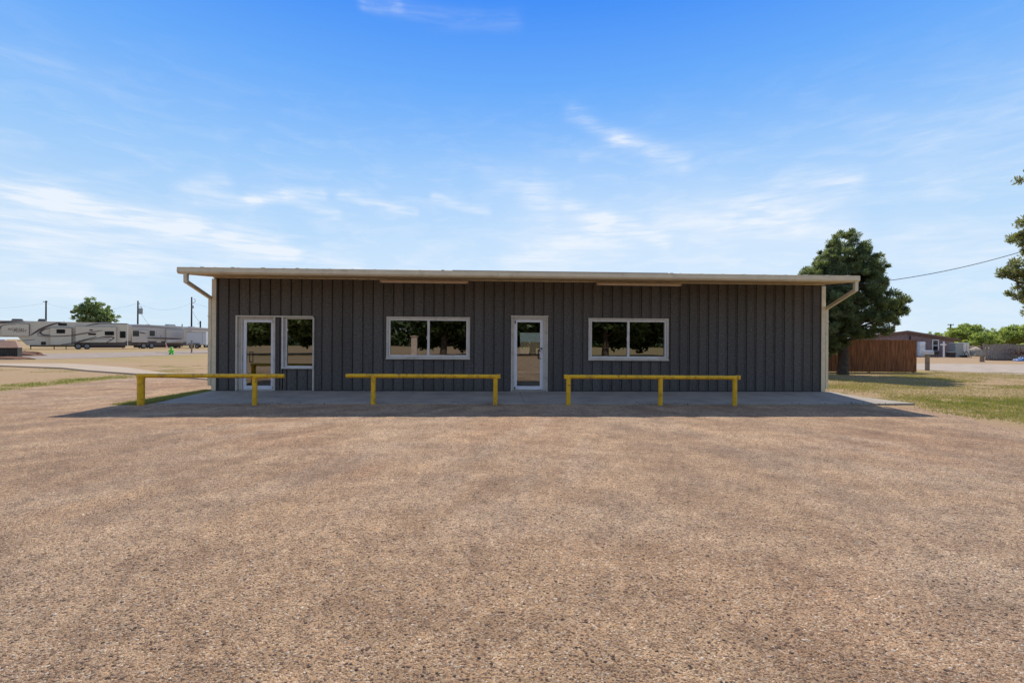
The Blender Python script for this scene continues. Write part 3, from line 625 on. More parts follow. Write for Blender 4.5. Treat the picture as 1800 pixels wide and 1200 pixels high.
# downspouts
sq = [(1, .85), (-1, .85), (-1, -.85), (1, -.85)]
def downspout(pts, elbow_z):
    d = MB().tube(pts, 0.052, prof=sq).build('downspout', M['trim'], B)
    for z in (2.3, 1.3, 0.45):
        MB().box(pts[-1][0] - .058, pts[-1][0] + .058, pts[-1][1] - .056, pts[-1][1] + .056, z, z + 0.03).build('strap', M['trim'], d)
downspout([(0.10, -1.5, 3.38), (0.10, -1.5, 3.17), (-0.105, 0.01, 2.86), (-0.105, 0.01, 0.25)], 0)
downspout([(BW - 0.12, -1.5, 3.38), (BW - 0.12, -1.5, 3.15), (BW + 0.10, 0.01, 2.72), (BW + 0.10, 0.01, 0.20)], 0)

def frame_rect(b, x0, x1, z0, z1, t, y0, y1, bottom=True):
    b.box(x0, x0 + t, y0, y1, z0, z1); b.box(x1 - t, x1, y0, y1, z0, z1)
    b.box(x0 + t, x1 - t, y0, y1, z1 - t, z1)
    if bottom: b.box(x0 + t, x1 - t, y0, y1, z0, z0 + t)
    return b
def window(x0, x1, z0, z1):
    w_ = frame_rect(MB(), x0, x1, z0, z1, 0.055, -0.055, 0.10)
    w_ = w_.build('window', M['frame2'], B, bevel=0.004)
    f = frame_rect(MB(), x0 + .056, x1 - .056, z0 + .056, z1 - .056, 0.055, -0.02, 0.075)
    mid = (x0 + x1) / 2 + 0.0
    f.box(mid - .035, mid + .035, -0.018, 0.06, z0 + .111, z1 - .111)
    f.build('sash', M['frame'], w_, bevel=0.004)
    MB().box(x0 + .11, mid - .033, 0.025, 0.031, z0 + .11, z1 - .11).build('pane', M['glass'], w_)
    MB().box(mid + .033, x1 - .11, 0.040, 0.046, z0 + .11, z1 - .11).build('pane', M['glass'], w_)
    k = MB().box(mid - .05, mid - .036, -0.03, -0.005, (z0 + z1) / 2 - .05, (z0 + z1) / 2 + .05); k.build('latch', M['frame'], w_)
    MB().box(x0 - .012, x1 + .012, -0.075, -0.056, z0 - .02, z0 + .012).build('sill', M['frame2'], w_)
window(5.11, 7.63, 1.08, 2.35)
window(11.28, 13.79, 1.07, 2.36)

def door(x0, x1, z0, z1, yb, hx, side, name='door'):
    """glazed storefront door"""
    b = MB(); t = 0.095
    b.box(x0, x0 + t, yb, yb + .045, z0, z1); b.box(x1 - t, x1, yb, yb + .045, z0, z1)
    b.box(x0 + t, x1 - t, yb, yb + .045, z1 - .085, z1); b.box(x0 + t, x1 - t, yb, yb + .045, z0, z0 + .11)
    d = b.build(name, M['door'], B, bevel=0.004)
    MB().box(x0 + t, x1 - t, yb + .018, yb + .024, z0 + .11, z1 - .085).build('pane', M['doorglass'], d)
    MB().box(x0 + t + .01, x1 - t - .01, yb + .06, yb + .085, 1.13, 1.155).build('push_bar', M['white'], d)
    return d
# left entrance: cream casing round door and side window, siding infill between
cs = MB(); cs.box(0.655, 0.70, -0.055, 0.16, ZB, 2.345); cs.box(0.70, 2.93, -0.055, 0.16, 2.30, 2.345)
cs.box(2.915, 2.955, -0.055, 0.10, ZB, 2.30)
cs.build('entrance_casing', M['frame2'], B, bevel=0.004)
df = MB(); df.box(0.70, 0.82, 0.03, 0.16, ZB, 2.30); df.box(1.745, 1.80, -0.03, 0.16, ZB, 2.30); df.box(0.82, 1.745, 0.03, 0.16, 2.235, 2.30)
df.box(0.735, 0.765, 0.012, 0.03, ZB, 2.298)
df.build('door_frame', M['frame2'], B, bevel=0.004)
d1 = door(0.83, 1.74, 0.13, 2.23, 0.06, 0, 0)
h = MB().tube([(1.02, 0.055, 1.25), (1.06, -0.02, 1.25), (1.06, -0.02, 0.95), (1.02, 0.055, 0.95)], 0.013, 8); h.build('handle', M['black'], d1, smooth=True)
MB().box(.84, .925, .052, .0595, .93, 1.27).build('lock_plate', M['white'], d1)
MB().box(1.70, 1.735, .045, .0595, 2.14, 2.21).build('hinge', M['black'], d1); MB().box(1.70, 1.735, .045, .0595, .15, .21).build('hinge', M['black'], d1)
MB().box(0.80, 1.76, -0.04, 0.15, ZB - 0.01, ZB + 0.03).build('threshold', M['alu'], B)
inf = MB(); ribbed(inf, 0.20, ZB, lambda u: 2.295, [], lambda u, d, z: (1.802 + u, 0.012 + d, z), 0.305, 0.12)
ribbed(inf, 0.87, ZB, lambda u: 0.80, [], lambda u, d, z: (2.03 + u, 0.012 + d, z), 0.305, 0.10)
inf.build('infill_panel', M['wall'], B)
sw = MB(); sw.box(2.0, 2.045, -0.05, 0.13, 0.80, 2.298); sw.box(2.0, 2.914, -0.06, 0.13, 0.76, 0.80); sw.box(2.086, 2.125, 0.03, 0.12, 0.80, 2.298)
sw.box(2.125, 2.914, 0.04, 0.12, 0.80, 0.845); sw.box(2.125, 2.914, 0.04, 0.12, 2.255, 2.298)
sw = sw.build('side_window', M['frame'], B, bevel=0.004)
MB().box(2.046, 2.085, .05, .10, .801, 2.297).build('jamb', M['frame2'], sw)
MB().box(2.126, 2.913, 0.075, 0.081, 0.846, 2.254).build('pane', M['glass'], sw)
MB().box(2.12, 2.15, 0.035, 0.05, 1.9, 1.95).build('alarm_sensor', M['white'], sw)
# main door
cs = frame_rect(MB(), 8.89, 10.02, ZB, 2.40, 0.04, -0.055, 0.10, False); cs.box(8.87, 10.04, -0.065, -0.056, 2.38, 2.415)
cs.build('entrance_casing', M['frame2'], B, bevel=0.004)
df = frame_rect(MB(), 8.932, 9.978, ZB, 2.358, 0.05, -0.02, 0.12, False); df.box(9.885, 9.926, -0.02, 0.12, ZB, 2.306)
df.build('door_frame', M['frame2'], B, bevel=0.004)
d2 = door(8.984, 9.884, 0.14, 2.30, 0.03, 0, 0)
h = MB().tube([(9.80, 0.02, 1.34), (9.74, -0.05, 1.34), (9.74, -0.05, 1.10), (9.80, 0.02, 1.10)], 0.014, 8); h.build('handle', M['black'], d2, smooth=True)
MB().box(9.72, 9.76, -.06, .02, 1.30, 1.37).box(9.80, 9.86, 0.02, 0.0295, 1.38, 1.43).build('lock_plate', M['black'], d2)
MB().box(9.00, 9.03, .01, .0295, 2.17, 2.26).build('hinge', M['black'], d2); MB().box(8.99, 9.03, 0.01, 0.0295, .16, .22).build('hinge', M['black'], d2)
MB().box(8.93, 9.98, -0.06, 0.12, ZB - 0.01, ZB + 0.035).build('threshold', M['concrete'], B)
# rear window opening frame
frame_rect(MB(), 9.72, 11.23, .97, 2.13, .06, BD - .2, BD + .02).build('rear_window_frame', M['frame'], B)
# two long strip lights under the soffit
for (ua, ub), lb in (((5.01, 7.56), 'long tan strip light under the eave above the left window'), ((11.48, 14.02), 'long tan strip light under the eave above the right window')):
    T_ = thing('strip_light', lb, 'light', B.matrix_basis @ Vector((0, 0, 0)), 0, 'strip lights under the eave')
    T_.location = (-8.91 + math.cos(YAW) * ua + math.sin(YAW) * 0.35, 14.45 + math.sin(YAW) * ua - math.cos(YAW) * 0.35, 3.405); T_.rotation_euler = (0, 0, YAW)
    L = ub - ua
    MB().box(0, L, -0.07, 0.07, -0.045, 0.0).build('housing', M['lightbox'], T_, bevel=0.005)
    MB().box(0.03, L - 0.03, -0.045, 0.045, -0.066, -0.046).build('lens', M['lens'], T_)
    MB().box(-0.02, -0.001, -0.075, 0.075, -0.07, 0.0).build('end_cap', M['lightbox'], T_); MB().box(L + .001, L + .02, -0.075, 0.075, -0.07, 0.0).build('end_cap', M['lightbox'], T_)

# slab in front, with joints, falling gently to the lot
sb = MB()
joints = [-0.02, 2.95, 6.0, 9.15, 12.2, 15.3, BW + 0.32]
cy, sy = math.cos(YAW), math.sin(YAW)
def bl(u, v, z): return (-8.91 + cy * u - sy * v, 14.45 + sy * u + cy * v, z)
for a, c in zip(joints[:-1], joints[1:]):
    a += .004; c -= .004; fr = -2.52
    vs = [bl(a, fr, 0.0), bl(c, fr, 0.0), bl(c, 0.1, 0.0), bl(a, 0.1, 0.0), bl(a, fr, 0.045), bl(c, fr, 0.045), bl(c, 0.1, ZB), bl(a, 0.1, ZB)]
    sb.add(vs, [(0, 3, 2, 1), (4, 5, 6, 7), (0, 1, 5, 4), (1, 2, 6, 5), (2, 3, 7, 6), (3, 0, 4, 7)])
struct(sb.build('pavement', M['concrete'], bevel=0.006))
# small flare of concrete at the right end
fl = MB(); p_ = [bl(BW + .325, -2.5, 0)[:2], bl(BW + .75, -2.5, 0)[:2], bl(BW + .50, -1.3, 0)[:2], bl(BW + .325, -.3, 0)[:2]]
fl.prism(p_, 'z', 0.0, 0.05); struct(fl.build('pavement_flare', M['concrete']))

# dead leaves and grit gathered along the slab edge
rg = np.random.default_rng(33); n = 1700
u_ = rg.random(n) * 19; cl_ = fbm(u_ * .9, u_ * 0 + 4, 77); kp = rg.random(n) < 0.45 * sstep(cl_, .50, .72); u_ = u_[kp]; n = len(u_)
v_ = -2.56 + rg.normal(size=n) * .07 + .02 * rg.random(n); zc = np.where(v_ > -2.52, .05, .03)
px_ = -8.91 + cy * u_ - sy * v_; py_ = 14.45 + sy * u_ + cy * v_
c0 = np.stack([px_, py_, zc + .015 * rg.random(n)], -1); a_ = rg.normal(size=(n, 3)) * .011; b_ = rg.normal(size=(n, 3)) * .007
tag(npmesh('leaf_litter', np.stack([c0 - a_, c0 + b_, c0 + a_, c0 - b_], 1).reshape(-1, 3), 4, M['bark']), 'dead leaves and grit gathered along the slab edge', 'litter', kind='stuff')

# ------------------------------------------------------------------ yellow pipe rails
def rail(name_label, x0, x1, y0, y1, posts, zt=0.735, first_r=0.058, mitre=(False, False)):
    T_ = thing('parking_rail', name_label, 'pipe rail', (x0, y0, 0), math.atan2(y1 - y0, x1 - x0), 'yellow pipe rails along the slab')
    L = math.hypot(x1 - x0, y1 - y0)
    b = MB().tube([(0, 0, zt), (L, 0, zt - .004)], 0.052, 18); 
    b.build('top_rail', M['yellow'], T_, smooth=True, bevel=0.006)
    for k, (s_, r_) in enumerate(posts):
        MB().tube([(s_, 0, -0.05), (s_, 0, 0.02), (s_ , 0, zt - 0.01)], r_, 18).build('post', M['yellow'], T_, smooth=True)
        w_ = MB().tube([(s_, 0, zt - 0.075), (s_, 0, zt - 0.045)], [r_ + .006, r_ + .012], 18); w_.build('weld', M['yellow'], T_, smooth=True)
    for e_, c_ in ((0, mitre[0]), (L, mitre[1])):
        if c_: MB().box(e_ - .055, e_ + .055, -.05, .05, zt - .05, zt + .053).build('corner_cap', M['yellow'], T_, bevel=0.015)
    return T_
rail('leftmost yellow pipe rail, standing before the left glass door and side window', -9.08, -5.62, 11.72, 11.95, [(0.09, 0.082), (2.76, 0.058)])
rail('middle yellow pipe rail of three, standing before the left double window', -4.16, -0.34, 12.14, 12.24, [(0.68, 0.058), (3.75, 0.058)], mitre=(False, True))
rail('rightmost yellow pipe rail with three posts, standing before the right double window', 1.38, 5.80, 12.28, 12.40, [(0.06, 0.058), (2.42, 0.058), (4.34, 0.058)], mitre=(True, True))

# ------------------------------------------------------------------ trees
def make_tree(name, label, cat, loc, trunk, blobs, leafmat, nclump=260, per=70, leaf=(0.12, 0.05), clump_r=0.42, nlimb=22, seed=1, group=None, r0=0.2, needle=False, shell=0.55, kind=None):
    rg = np.random.default_rng(seed)
    T_ = thing(name, label, cat, loc, 0, group)
    vol = np.array([b[3] * b[4] * b[5] for b in blobs]) ** (0.75); vol = vol / vol.sum()
    cs = []
    for b_, f_ in zip(blobs, vol):
        n = max(3, int(nclump * f_))
        d = rg.normal(size=(n, 3)); d /= np.linalg.norm(d, axis=1)[:, None]
        rr = shell + (1 - shell) * rg.random(n) ** 0.6
        rr *= 0.86 + 0.28 * vnoise(d[:, 0] * 2.6 + 9, d[:, 1] * 2.6 + d[:, 2] * 2.1 + 4, seed)
        cs.append(np.array(b_[:3]) + d * rr[:, None] * np.array(b_[3:6]))
    cs = np.concatenate(cs); n = len(cs)
    size = clump_r * (0.6 + 0.8 * rg.random(n))
    N = n * per; ci = np.repeat(np.arange(n), per)
    d = rg.normal(size=(N, 3)); d /= np.linalg.norm(d, axis=1)[:, None]
    off = d * (rg.random(N) ** 0.45)[:, None] * size[ci][:, None]; off[:, 2] *= 0.75
    p = cs[ci] + off
    if needle: ax = d + 0.5 * rg.normal(size=(N, 3)) + np.array([0, 0, 0.5])
    else: ax = rg.normal(size=(N, 3))
    ax /= np.linalg.norm(ax, axis=1)[:, None]
    bx = np.cross(ax, rg.normal(size=(N, 3))); bx /= np.linalg.norm(bx, axis=1)[:, None] + 1e-9
    sc = (0.7 + 0.6 * rg.random(N))[:, None]
    a = ax * leaf[0] * sc; b_ = bx * leaf[1] * sc
    Q = np.stack([p - a, p + b_, p + a, p - b_], 1).reshape(-1, 3)
    tint = np.clip(0.25 + 0.5 * (rg.random(n)[ci] - 0.1) * 0.9 + 0.3 * (rg.random(N) - .5), 0, 1)
    npmesh('crown', Q, 4, leafmat, T_, attrs={'tint': tint})
    # trunk and limbs
    tb = MB(); tp = [Vector(t[:3]) for t in trunk]; tr = [t[3] for t in trunk]
    tb.tube(tp, tr, 10)
    tb.build('trunk', M['bark'], T_, smooth=True)
    lb = MB(); idx = rg.choice(n, min(nlimb, n), replace=False)
    for j in idx:
        e = Vector(cs[j]); zz = min(max(e.z - (0.25 + 0.35 * rg.random()) * math.hypot(e.x, e.y), tp[0].z + 0.25 * (tp[-1].z - tp[0].z)), tp[-1].z)
        k = 0
        while k < len(tp) - 2 and tp[k + 1].z < zz: k += 1
        f_ = (zz - tp[k].z) / max(1e-3, tp[k + 1].z - tp[k].z); s_ = tp[k].lerp(tp[k + 1], min(1, max(0, f_)))
        ra = 0.42 * (tr[k] * (1 - min(1, max(0, f_))) + tr[k + 1] * min(1, max(0, f_)))
        m1 = s_.lerp(e, 0.4) + Vector(rg.normal(size=3)) * 0.10 + Vector((0, 0, 0.10)); m2 = s_.lerp(e, 0.75) + Vector(rg.normal(size=3)) * 0.12
        lb.tube([s_, m1, m2, e], [ra, ra * .65, ra * .38, ra * .12], 6, cap=False)
    if lb.v: lb.build('limb', M['bark'], T_, smooth=True)
    return T_

# big pine by the fence
make_tree('pine_tree', 'big dark rounded pine tree standing before the cedar fence beside the building', 'tree', (17.3, 25.3, 0),
          [(0, 0, -.1, .30), (0.05, 0, .8, .25), (0.0, 0.05, 2.4, .2), (.05, 0, 4.5, .13), (0.1, 0, 6.6, .05)],
          [(0.1, 0, 6.6, 0.95, 0.9, 0.95), (0.1, 0, 5.7, 1.6, 1.5, 1.1), (0.0, 0, 4.6, 1.9, 1.9, 1.2), (-1.0, 0.2, 5.0, 1.1, 1.2, 0.9), (1.35, 0, 5.2, 0.85, 1.0, 0.9), (1.3, 0, 3.6, 1.9, 1.6, 0.9),
           (-1.2, 0, 3.6, 1.6, 1.8, 1.1), (0.6, 0, 2.7, 2.0, 1.6, 0.8), (-0.8, 0, 2.4, 1.6, 1.5, 1.0), (-1.3, 0.2, 1.9, 1.0, 0.9, 0.6), (-0.5, 0.3, 1.5, 1.0, 0.7, 0.7), (2.45, 0, 3.5, 0.75, 0.8, 0.45)],
          M['pine'], 1050, 120, (0.09, 0.02), 0.22, 80, 3, r0=.3, needle=True, shell=0.62)
# near pine reaching into the frame at the right
make_tree('pine_tree', 'tall olive-green pine tree leaning into the right edge of the frame', 'tree', (18.9, 16.0, 0),
          [(0, 0, -.1, .28), (0.05, 0, 1.5, .23), (0, 0, 4.5, .16), (0, 0, 8.2, .05)],
          [(-1.45, 0, 7.3, 0.62, 0.6, 0.34), (-1.05, 0, 7.6, .5, .5, .3), (0.2, 0, 6.4, 0.8, 1.0, .7), (-1.5, 0, 5.6, 0.55, 0.7, 0.28), (-1.75, 0, 5.12, 0.6, .6, 0.30), (-1.35, 0, 4.9, 0.5, .5, 0.34), (-2.0, 0, 4.05, .66, .6, .36), (-1.2, 0, 3.8, 0.7, .7, 0.42),
           (-1.9, 0, 3.2, .52, .5, .34), (-1.3, 0, 3.0, 0.6, .6, 0.42), (0.7, 0, 4.6, 1.4, 1.5, 2.0), (0.2, 0, 8.2, .6, .6, .6)],
          M['pine2'], 520, 110, (0.065, 0.016), 0.19, 70, 8, needle=True, shell=0.2)
# shade tree behind the campers at left
make_tree('shade_tree', 'round green shade tree rising behind the cream campers', 'tree', (-83.6, 97, 0),
          [(0, 0, -.1, .4), (0.1, 0, 2.5, .3), (0, 0, 5.5, .2), (0, 0, 9, .07)],
          [(-0.8, 0, 8.1, 1.6, 1.8, 2.0), (-1.4, 0, 6.6, 2.6, 2.4, 1.9), (0.9, 0, 7.4, 1.6, 1.8, 1.6), (1.4, 0, 6.0, 2.2, 2.3, 1.6), (2.3, 0, 5.6, 1.2, 1.4, 1.3), (-2.8, 0, 7.6, .8, .9, .6), (-.3, 0, 4.3, 3.0, 3, 1.5)],
          M['shade'], 330, 44, (0.22, 0.09), 0.46, 50, 5, shell=0.5)
# mesquites at the right
def mesq(px, py_base, depth, top_y, w_px, seed, label, lean=0.3, dens=300, loc=None, grp='mesquite trees beyond the gravel road'):
    X = (px - 900) / F * depth; h = 1.62 + (yh(px) - top_y) / F * depth; rw = w_px / F * depth / 2
    make_tree('mesquite_tree', label, 'tree', (X, depth, 0), [(0, 0, -.1, .22), (lean * .3, 0, .8, .17), (lean, 0, 1.7, .13), (lean * .6, 0, h * .75, .05)],
              [(0, 0, h * .72, rw * .8, rw * .7, h * .24), (-rw * .5, 0, h * .60, rw * .5, rw * .5, h * .2), (rw * .55, 0, h * .58, rw * .5, rw * .5, h * .22), (rw * .15, 0, h * .84, rw * .4, rw * .4, h * .14), (0, 0, h * .56, rw * .6, rw * .6, h * .10)],
              M['mesq'], int(dens * .8), 40, (0.15, 0.06), 0.36, 34, seed, grp, shell=0.35)
mesq(1699, 612, 72, 569, 74, 21, 'tallest mesquite tree between the brick house and the plank fence', .5)
mesq(1727, 612, 66, 583, 52, 22, 'small low mesquite tree at the left end of the plank fence', .2, 180)
mesq(1786, 610, 70, 570, 96, 23, 'wide mesquite tree rising behind the grey plank fence', -.5, 380)
mesq(1638, 610, 92, 583, 60, 24, 'distant green tree top showing over the ridge of the brick house', .3, 200)
mesq(1752, 612, 96, 586, 60, 25, 'distant mesquite tree between the two larger ones', .3, 200)
# far brush line, one mass
rg = np.random.default_rng(91); n = 26000
x = 60 + 140 * rg.random(n); y = 112 + 22 * rg.random(n); hh = 2.6 + 1.4 * fbm(x * .15, y * .1, 92)
z = hh * rg.random(n) ** .8; p = np.stack([x, y, z], -1); ax = rg.normal(size=(n, 3)) * .17; bx = rg.normal(size=(n, 3)) * .12
tag(npmesh('brush', np.stack([p - ax, p + bx, p + ax, p - bx], 1).reshape(-1, 3), 4, M['mesq'], attrs={'tint': rg.random(n)}), 'far-off low green brush along the horizon at right', 'brush', kind='stuff')
n = 30000; x = -110 + 220 * rg.random(n); y = -112 - 6 * rg.random(n); hh = 6.5 + 3 * fbm(x * .15, y * .1, 95)
p = np.stack([x, y, hh * rg.random(n)], -1); ax = rg.normal(size=(n, 3)) * .4; bx = rg.normal(size=(n, 3)) * .3
tag(npmesh('hedgerow', np.stack([p - ax, p + bx, p + ax, p - bx], 1).reshape(-1, 3), 4, M['dense'], attrs={'tint': rg.random(n)}), 'dark hedgerow far across the field, mirrored in the window glass', 'hedgerow', kind='stuff')
# trees behind the camera, mirrored in the window glass
for k, (x, y, rr, h, sd) in enumerate([(-29, -20, 4.2, 7.5, 1), (-21.5, -24, 4.4, 8, 2), (-15.5, -26, 3.4, 6, 3), (-3.9, -21, 2.9, 8, 4), (1.2, -27, 2.6, 7.0, 5), (6, -25, 3.8, 7, 6), (13, -20, 4.2, 8, 7), (21, -22, 4.4, 8.5, 8), (29, -24, 4.2, 7.5, 9)]):
    make_tree('shade_tree', None, 'tree', (x, y, 0), [(0, 0, -.1, .4), (.1, 0, 1.4, .32), (0, 0, h * .6, .18)],
              [(0, 0, h * .62, rr, rr, h * .34), (-rr * .5, 0, h * .5, rr * .6, rr * .6, h * .22), (rr * .5, 0, h * .48, rr * .6, rr * .6, h * .22), (-rr * .6, -3.5, h * .26, rr * .5, rr * .4, h * .16), (rr * .65, -3.5, h * .27, rr * .5, rr * .4, h * .15)],
              M['dense'] if k > 1 else M['shade'], 260, 50, (0.26, 0.15), 0.85, 10, 200 + sd, 'shade trees across from the building, mirrored in its glass')['label'] = \
        ['broad shade tree mirrored in the left glass door', 'shade tree second from the left of the mirrored row', 'lowest shade tree of the row mirrored in the glass', 'shade tree mirrored in the left double window', 'slim shade tree mirrored left of the main door', 'shade tree mirrored in the main door glass', 'shade tree with dark trunk mirrored in the right double window', 'tallest shade tree mirrored at the edge of the right window', 'last shade tree at the right end of the mirrored row'][k]
pl = thing('gate_pillar', 'buff brick pillar with pale cap mirrored in the left double window', 'pillar', (-5.6, -9.5, 0))
MB().box(-.22, .22, -.22, .22, 0, 1.95).build('shaft', M['buff'], pl, bevel=.01); MB().prism([(-.3, 1.951), (.3, 1.951), (.3, 2.0), (0, 2.06), (-.3, 2.0)], 'y', -.3, .3).build('cap', M['path'], pl)

# ------------------------------------------------------------------ right-hand background
FN = thing('cedar_fence', 'tall reddish-brown stained cedar picket fence behind the pine tree', 'fence', (10.5, 27.3, 0))
pk = MB(); u = 0.0; L = 12.35; k = 0
rr = random.Random(4)
while u < L - 0.05:
    wv_ = 0.135 + rr.random() * 0.012; gap = 0.006 if rr.random() > .0 else 0.02; h = 1.86 + rr.uniform(-.012, .014); yy = rr.uniform(-.006, .006)
    pk.prism([(u, .04), (u + wv_, .04), (u + wv_, h - .03), (u + wv_ - .03, h), (u + .03, h), (u, h - .03)], 'y', yy, yy + .018); u += wv_ + gap
pk.build('picket', M['cedar'], FN)['kind'] = 'stuff'
for z in (.35, 1.0, 1.6): MB().box(0, L, .026, .065, z, z + .09).build('rail', M['cedar'], FN)
for s_ in (0.1, 2.5, 4.9, 7.3, 9.7, 12.2): MB().box(s_, s_ + .09, .067, .157, -.1, 1.80).build('post', M['cedar'], FN)

HS = thing('brick_house', 'low purplish brick house with shallow gable beyond the gravel road', 'house', (43.6, 63, 0))
# local x 0..14.6 across the gable end; ridge at 7.7
rx = 7.6; w0, w1 = 1.0, 14.0
pw = [(w0, 0), (w1, 0), (w1, 2.25), (rx, 3.2), (w0, 2.35)]
MB().prism(pw, 'y', 0.0, 9.0).build('wall', M['brick'], HS)
rf = MB(); rf.prism([(rx, 3.22), (w1 + .45, 2.18), (w1 + .45, 2.30), (rx, 3.35)], 'y', -.4, 9.4); rf.build('roof', M['houseroof'], HS)
rf = MB(); rf.prism([(rx - .002, 3.22), (rx - .002, 3.35), (w0 - .6, 2.40), (w0 - .6, 2.28)], 'y', -.4, 9.4); rf.build('roof', M['houseroofw'], HS)
fa = MB(); fa.prism([(rx, 3.06), (w1 + .46, 2.08), (w1 + .46, 2.31), (rx, 3.37)], 'y', -.45, -.402); fa.prism([(rx - .002, 3.06), (rx - .002, 3.37), (w0 - .6, 2.42), (w0 - .6, 2.12)], 'y', -.45, -.402)
fa.build('fascia', M['brown'], HS)
wx0 = (1638.2 - 900) / F * 63 - 43.6; wx1 = (1650 - 900) / F * 63 - 43.6
hw = frame_rect(MB(), wx0, wx1, .68, 2.22, .12, -.05, .02).box(wx0 + .121, wx1 - .121, -.045, .01, 1.42, 1.50).build('window', M['white'], HS)
MB().box(wx0 + .121, wx1 - .121, -.02, -.01, .80, 2.10).build('pane', M['rvwin'], hw)
MB().cyl((wx0 - 2.9, -.1, 1.9), (wx0 - 2.9, -.1, 2.7), .06).build('vent_pipe', M['dark'], HS)

def fridge(px, w_, m_, lab, dep=61.3):
    X = (px - 900) / F * dep
    T_ = thing('old_fridge', lab, 'fridge', (X, dep, 0), 0.1)
    MB().box(0, w_, 0, .75, 0.08, 1.9).build('body', m_, T_, bevel=.03)
    d_ = MB().box(.02, w_ - .02, -.06, -.003, .12, 1.24).build('door', m_, T_, bevel=.02); MB().box(w_ - .10, w_ - .07, -.10, -.062, .7, 1.15).build('handle', M['grey'], d_)
    d_ = MB().box(.02, w_ - .02, -.06, -.003, 1.27, 1.86).build('door', m_, T_, bevel=.02); MB().box(w_ - .10, w_ - .07, -.10, -.062, 1.3, 1.6).build('handle', M['grey'], d_)
    for a in (.05, w_ - .13):
        for c in (.05, .6): MB().box(a, a + .08, c, c + .1, 0, .08).build('foot', M['dark'], T_)
fridge(1608.5, .62, M['greyblue'], 'grey-blue upright fridge standing against the brick house wall', 61.6)
fridge(1616.8, .78, M['white'], 'white upright fridge standing beside the grey-blue one')
cb = thing('storage_cabinet', 'grey and cream metal cabinet with double doors at the house corner', 'cabinet', ((1662 - 900) / F * 62, 60.6, 0), 0.0)
MB().box(0, .95, 0, .9, 0.0, 1.80).build('side_box', M['cab'], cb, bevel=.02); MB().box(.953, 1.72, -.02, .9, 0.04, 1.84).build('body', M['cabdoor'], cb, bevel=.02)
MB().box(.98, 1.32, -.05, -.022, .08, 1.80).build('door', M['cabdoor'], cb); MB().box(1.35, 1.69, -.05, -.022, .08, 1.80).build('door', M['cabdoor'], cb)
MB().box(1.325, 1.345, -.06, -.03, .6, 1.5).build('handle', M['rust'], cb)
bn = thing('storage_bin', 'dark low bin standing before the grey cabinet', 'bin', ((1664 - 900) / F * 60, 59.6, 0))
MB().prism([(0.06, 0), (.74, 0), (.8, .62), (0, .62)], 'y', 0, .5).build('body', M['dark'], bn); MB().box(-.02, .82, -.02, .52, .622, .68).build('lid', M['cab'], bn)
ht = thing('hookup_post', 'thin white cross-shaped post before the brick house', 'post', ((1659 - 900) / F * 58, 58, 0))
MB().box(-.06, .06, -.06, .06, 0, 1.95).build('post', M['white'], ht); MB().box(-.48, .22, -.10, -.061, 1.50, 1.66).build('crossarm', M['white'], ht)
gr = thing('barbecue_grill', 'dark barbecue grill under the house window', 'grill', ((1641 - 900) / F * 59, 59, 0))
MB().tube([(-.5, 0, .62), (.5, 0, .62)], .26, 14).build('drum', M['dark'], gr, smooth=True)
MB().box(-.52, .52, -.24, .24, .63, .66).build('grate', M['grey'], gr)
for a in (-.4, .4):
    for c in (-.15, .15): MB().tube([(a, c, 0), (a * .9, c * .8, .5)], .025, 6).build('leg', M['dark'], gr)

mbx = thing('mailbox', 'large grey mailbox on a square wooden post before the road', 'mailbox', ((1630.3 - 900) / F * 29.7, 29.7, 0), R(3))
MB().box(-.085, .085, -.085, .085, -.1, 1.0).build('post', M['postwood'], mbx, bevel=.008)
bx = MB(); prof = [(-.11, 1.0), (.11, 1.0)] + [(.11 * math.cos(a), 1.13 + .11 * math.sin(a)) for a in np.linspace(0, math.pi, 9)]
bx.prism(prof, 'x', -.32, .32); bx.build('box', M['pale'], mbx, smooth=True)
MB().box(-.34, .34, -.10, .10, .965, .998).build('shelf_board', M['postwood'], mbx)
MB().prism([(-.115, 1.0), (.115, 1.0)] + [(.115 * math.cos(a), 1.13 + .115 * math.sin(a)) for a in np.linspace(0, math.pi, 9)], 'x', .321, .335).build('door', M['grey'], mbx)
# grey plank fence, stump, tarp, brush
PF = thing('plank_fence', 'old grey weathered plank fence leaning beyond the road at right', 'fence', ((1733 - 900) / F * 50, 50, 0), 0.0)
pk = MB(); u = 0
while u < 6.6:
    wv_ = .14 + rr.random() * .05; h = 1.62 + rr.uniform(-.05, .08); ln = rr.uniform(-.03, .03); y0 = rr.uniform(-.02, .02)
    pk.add([(u, y0, .05), (u + wv_, y0, .05), (u + wv_ + ln, y0, h), (u + ln, y0, h + rr.uniform(-.03, .03)), (u, y0 + .025, .05), (u + wv_, y0 + .025, .05), (u + wv_ + ln, y0 + .025, h), (u + ln, y0 + .025, h)],
           [(0, 1, 2, 3), (7, 6, 5, 4), (0, 4, 5, 1), (2, 6, 7, 3), (1, 5, 6, 2), (0, 3, 7, 4)]); u += wv_ + rr.choice([.004, .012, .03])
pk.build('plank', M['greywood'], PF)['kind'] = 'stuff'
MB().box(-.1, 6.7, .05, .12, 1.45, 1.57).build('rail', M['greywood'], PF); MB().box(-.1, 6.7, .05, .12, .4, .5).build('rail', M['greywood'], PF)
MB().box(-.15, 6.7, -.22, -.06, .0, .16).build('bottom_beam', M['brown'], PF)
for s_ in (-.12, 2.2, 4.4, 6.6): MB().box(s_, s_ + .12, .122, .24, -.1, 1.75).build('post', M['greywood'], PF)
sp = MB().tube([(0, 0, -.05), (0, 0, .66)], [.18, .165], 12); sp = sp.build('stump_post', M['postwood'], smooth=True, loc=((1726.5 - 900) / F * 45, 45, 0)); tag(sp, 'short thick wooden stump post at the left end of the plank fence', 'post')
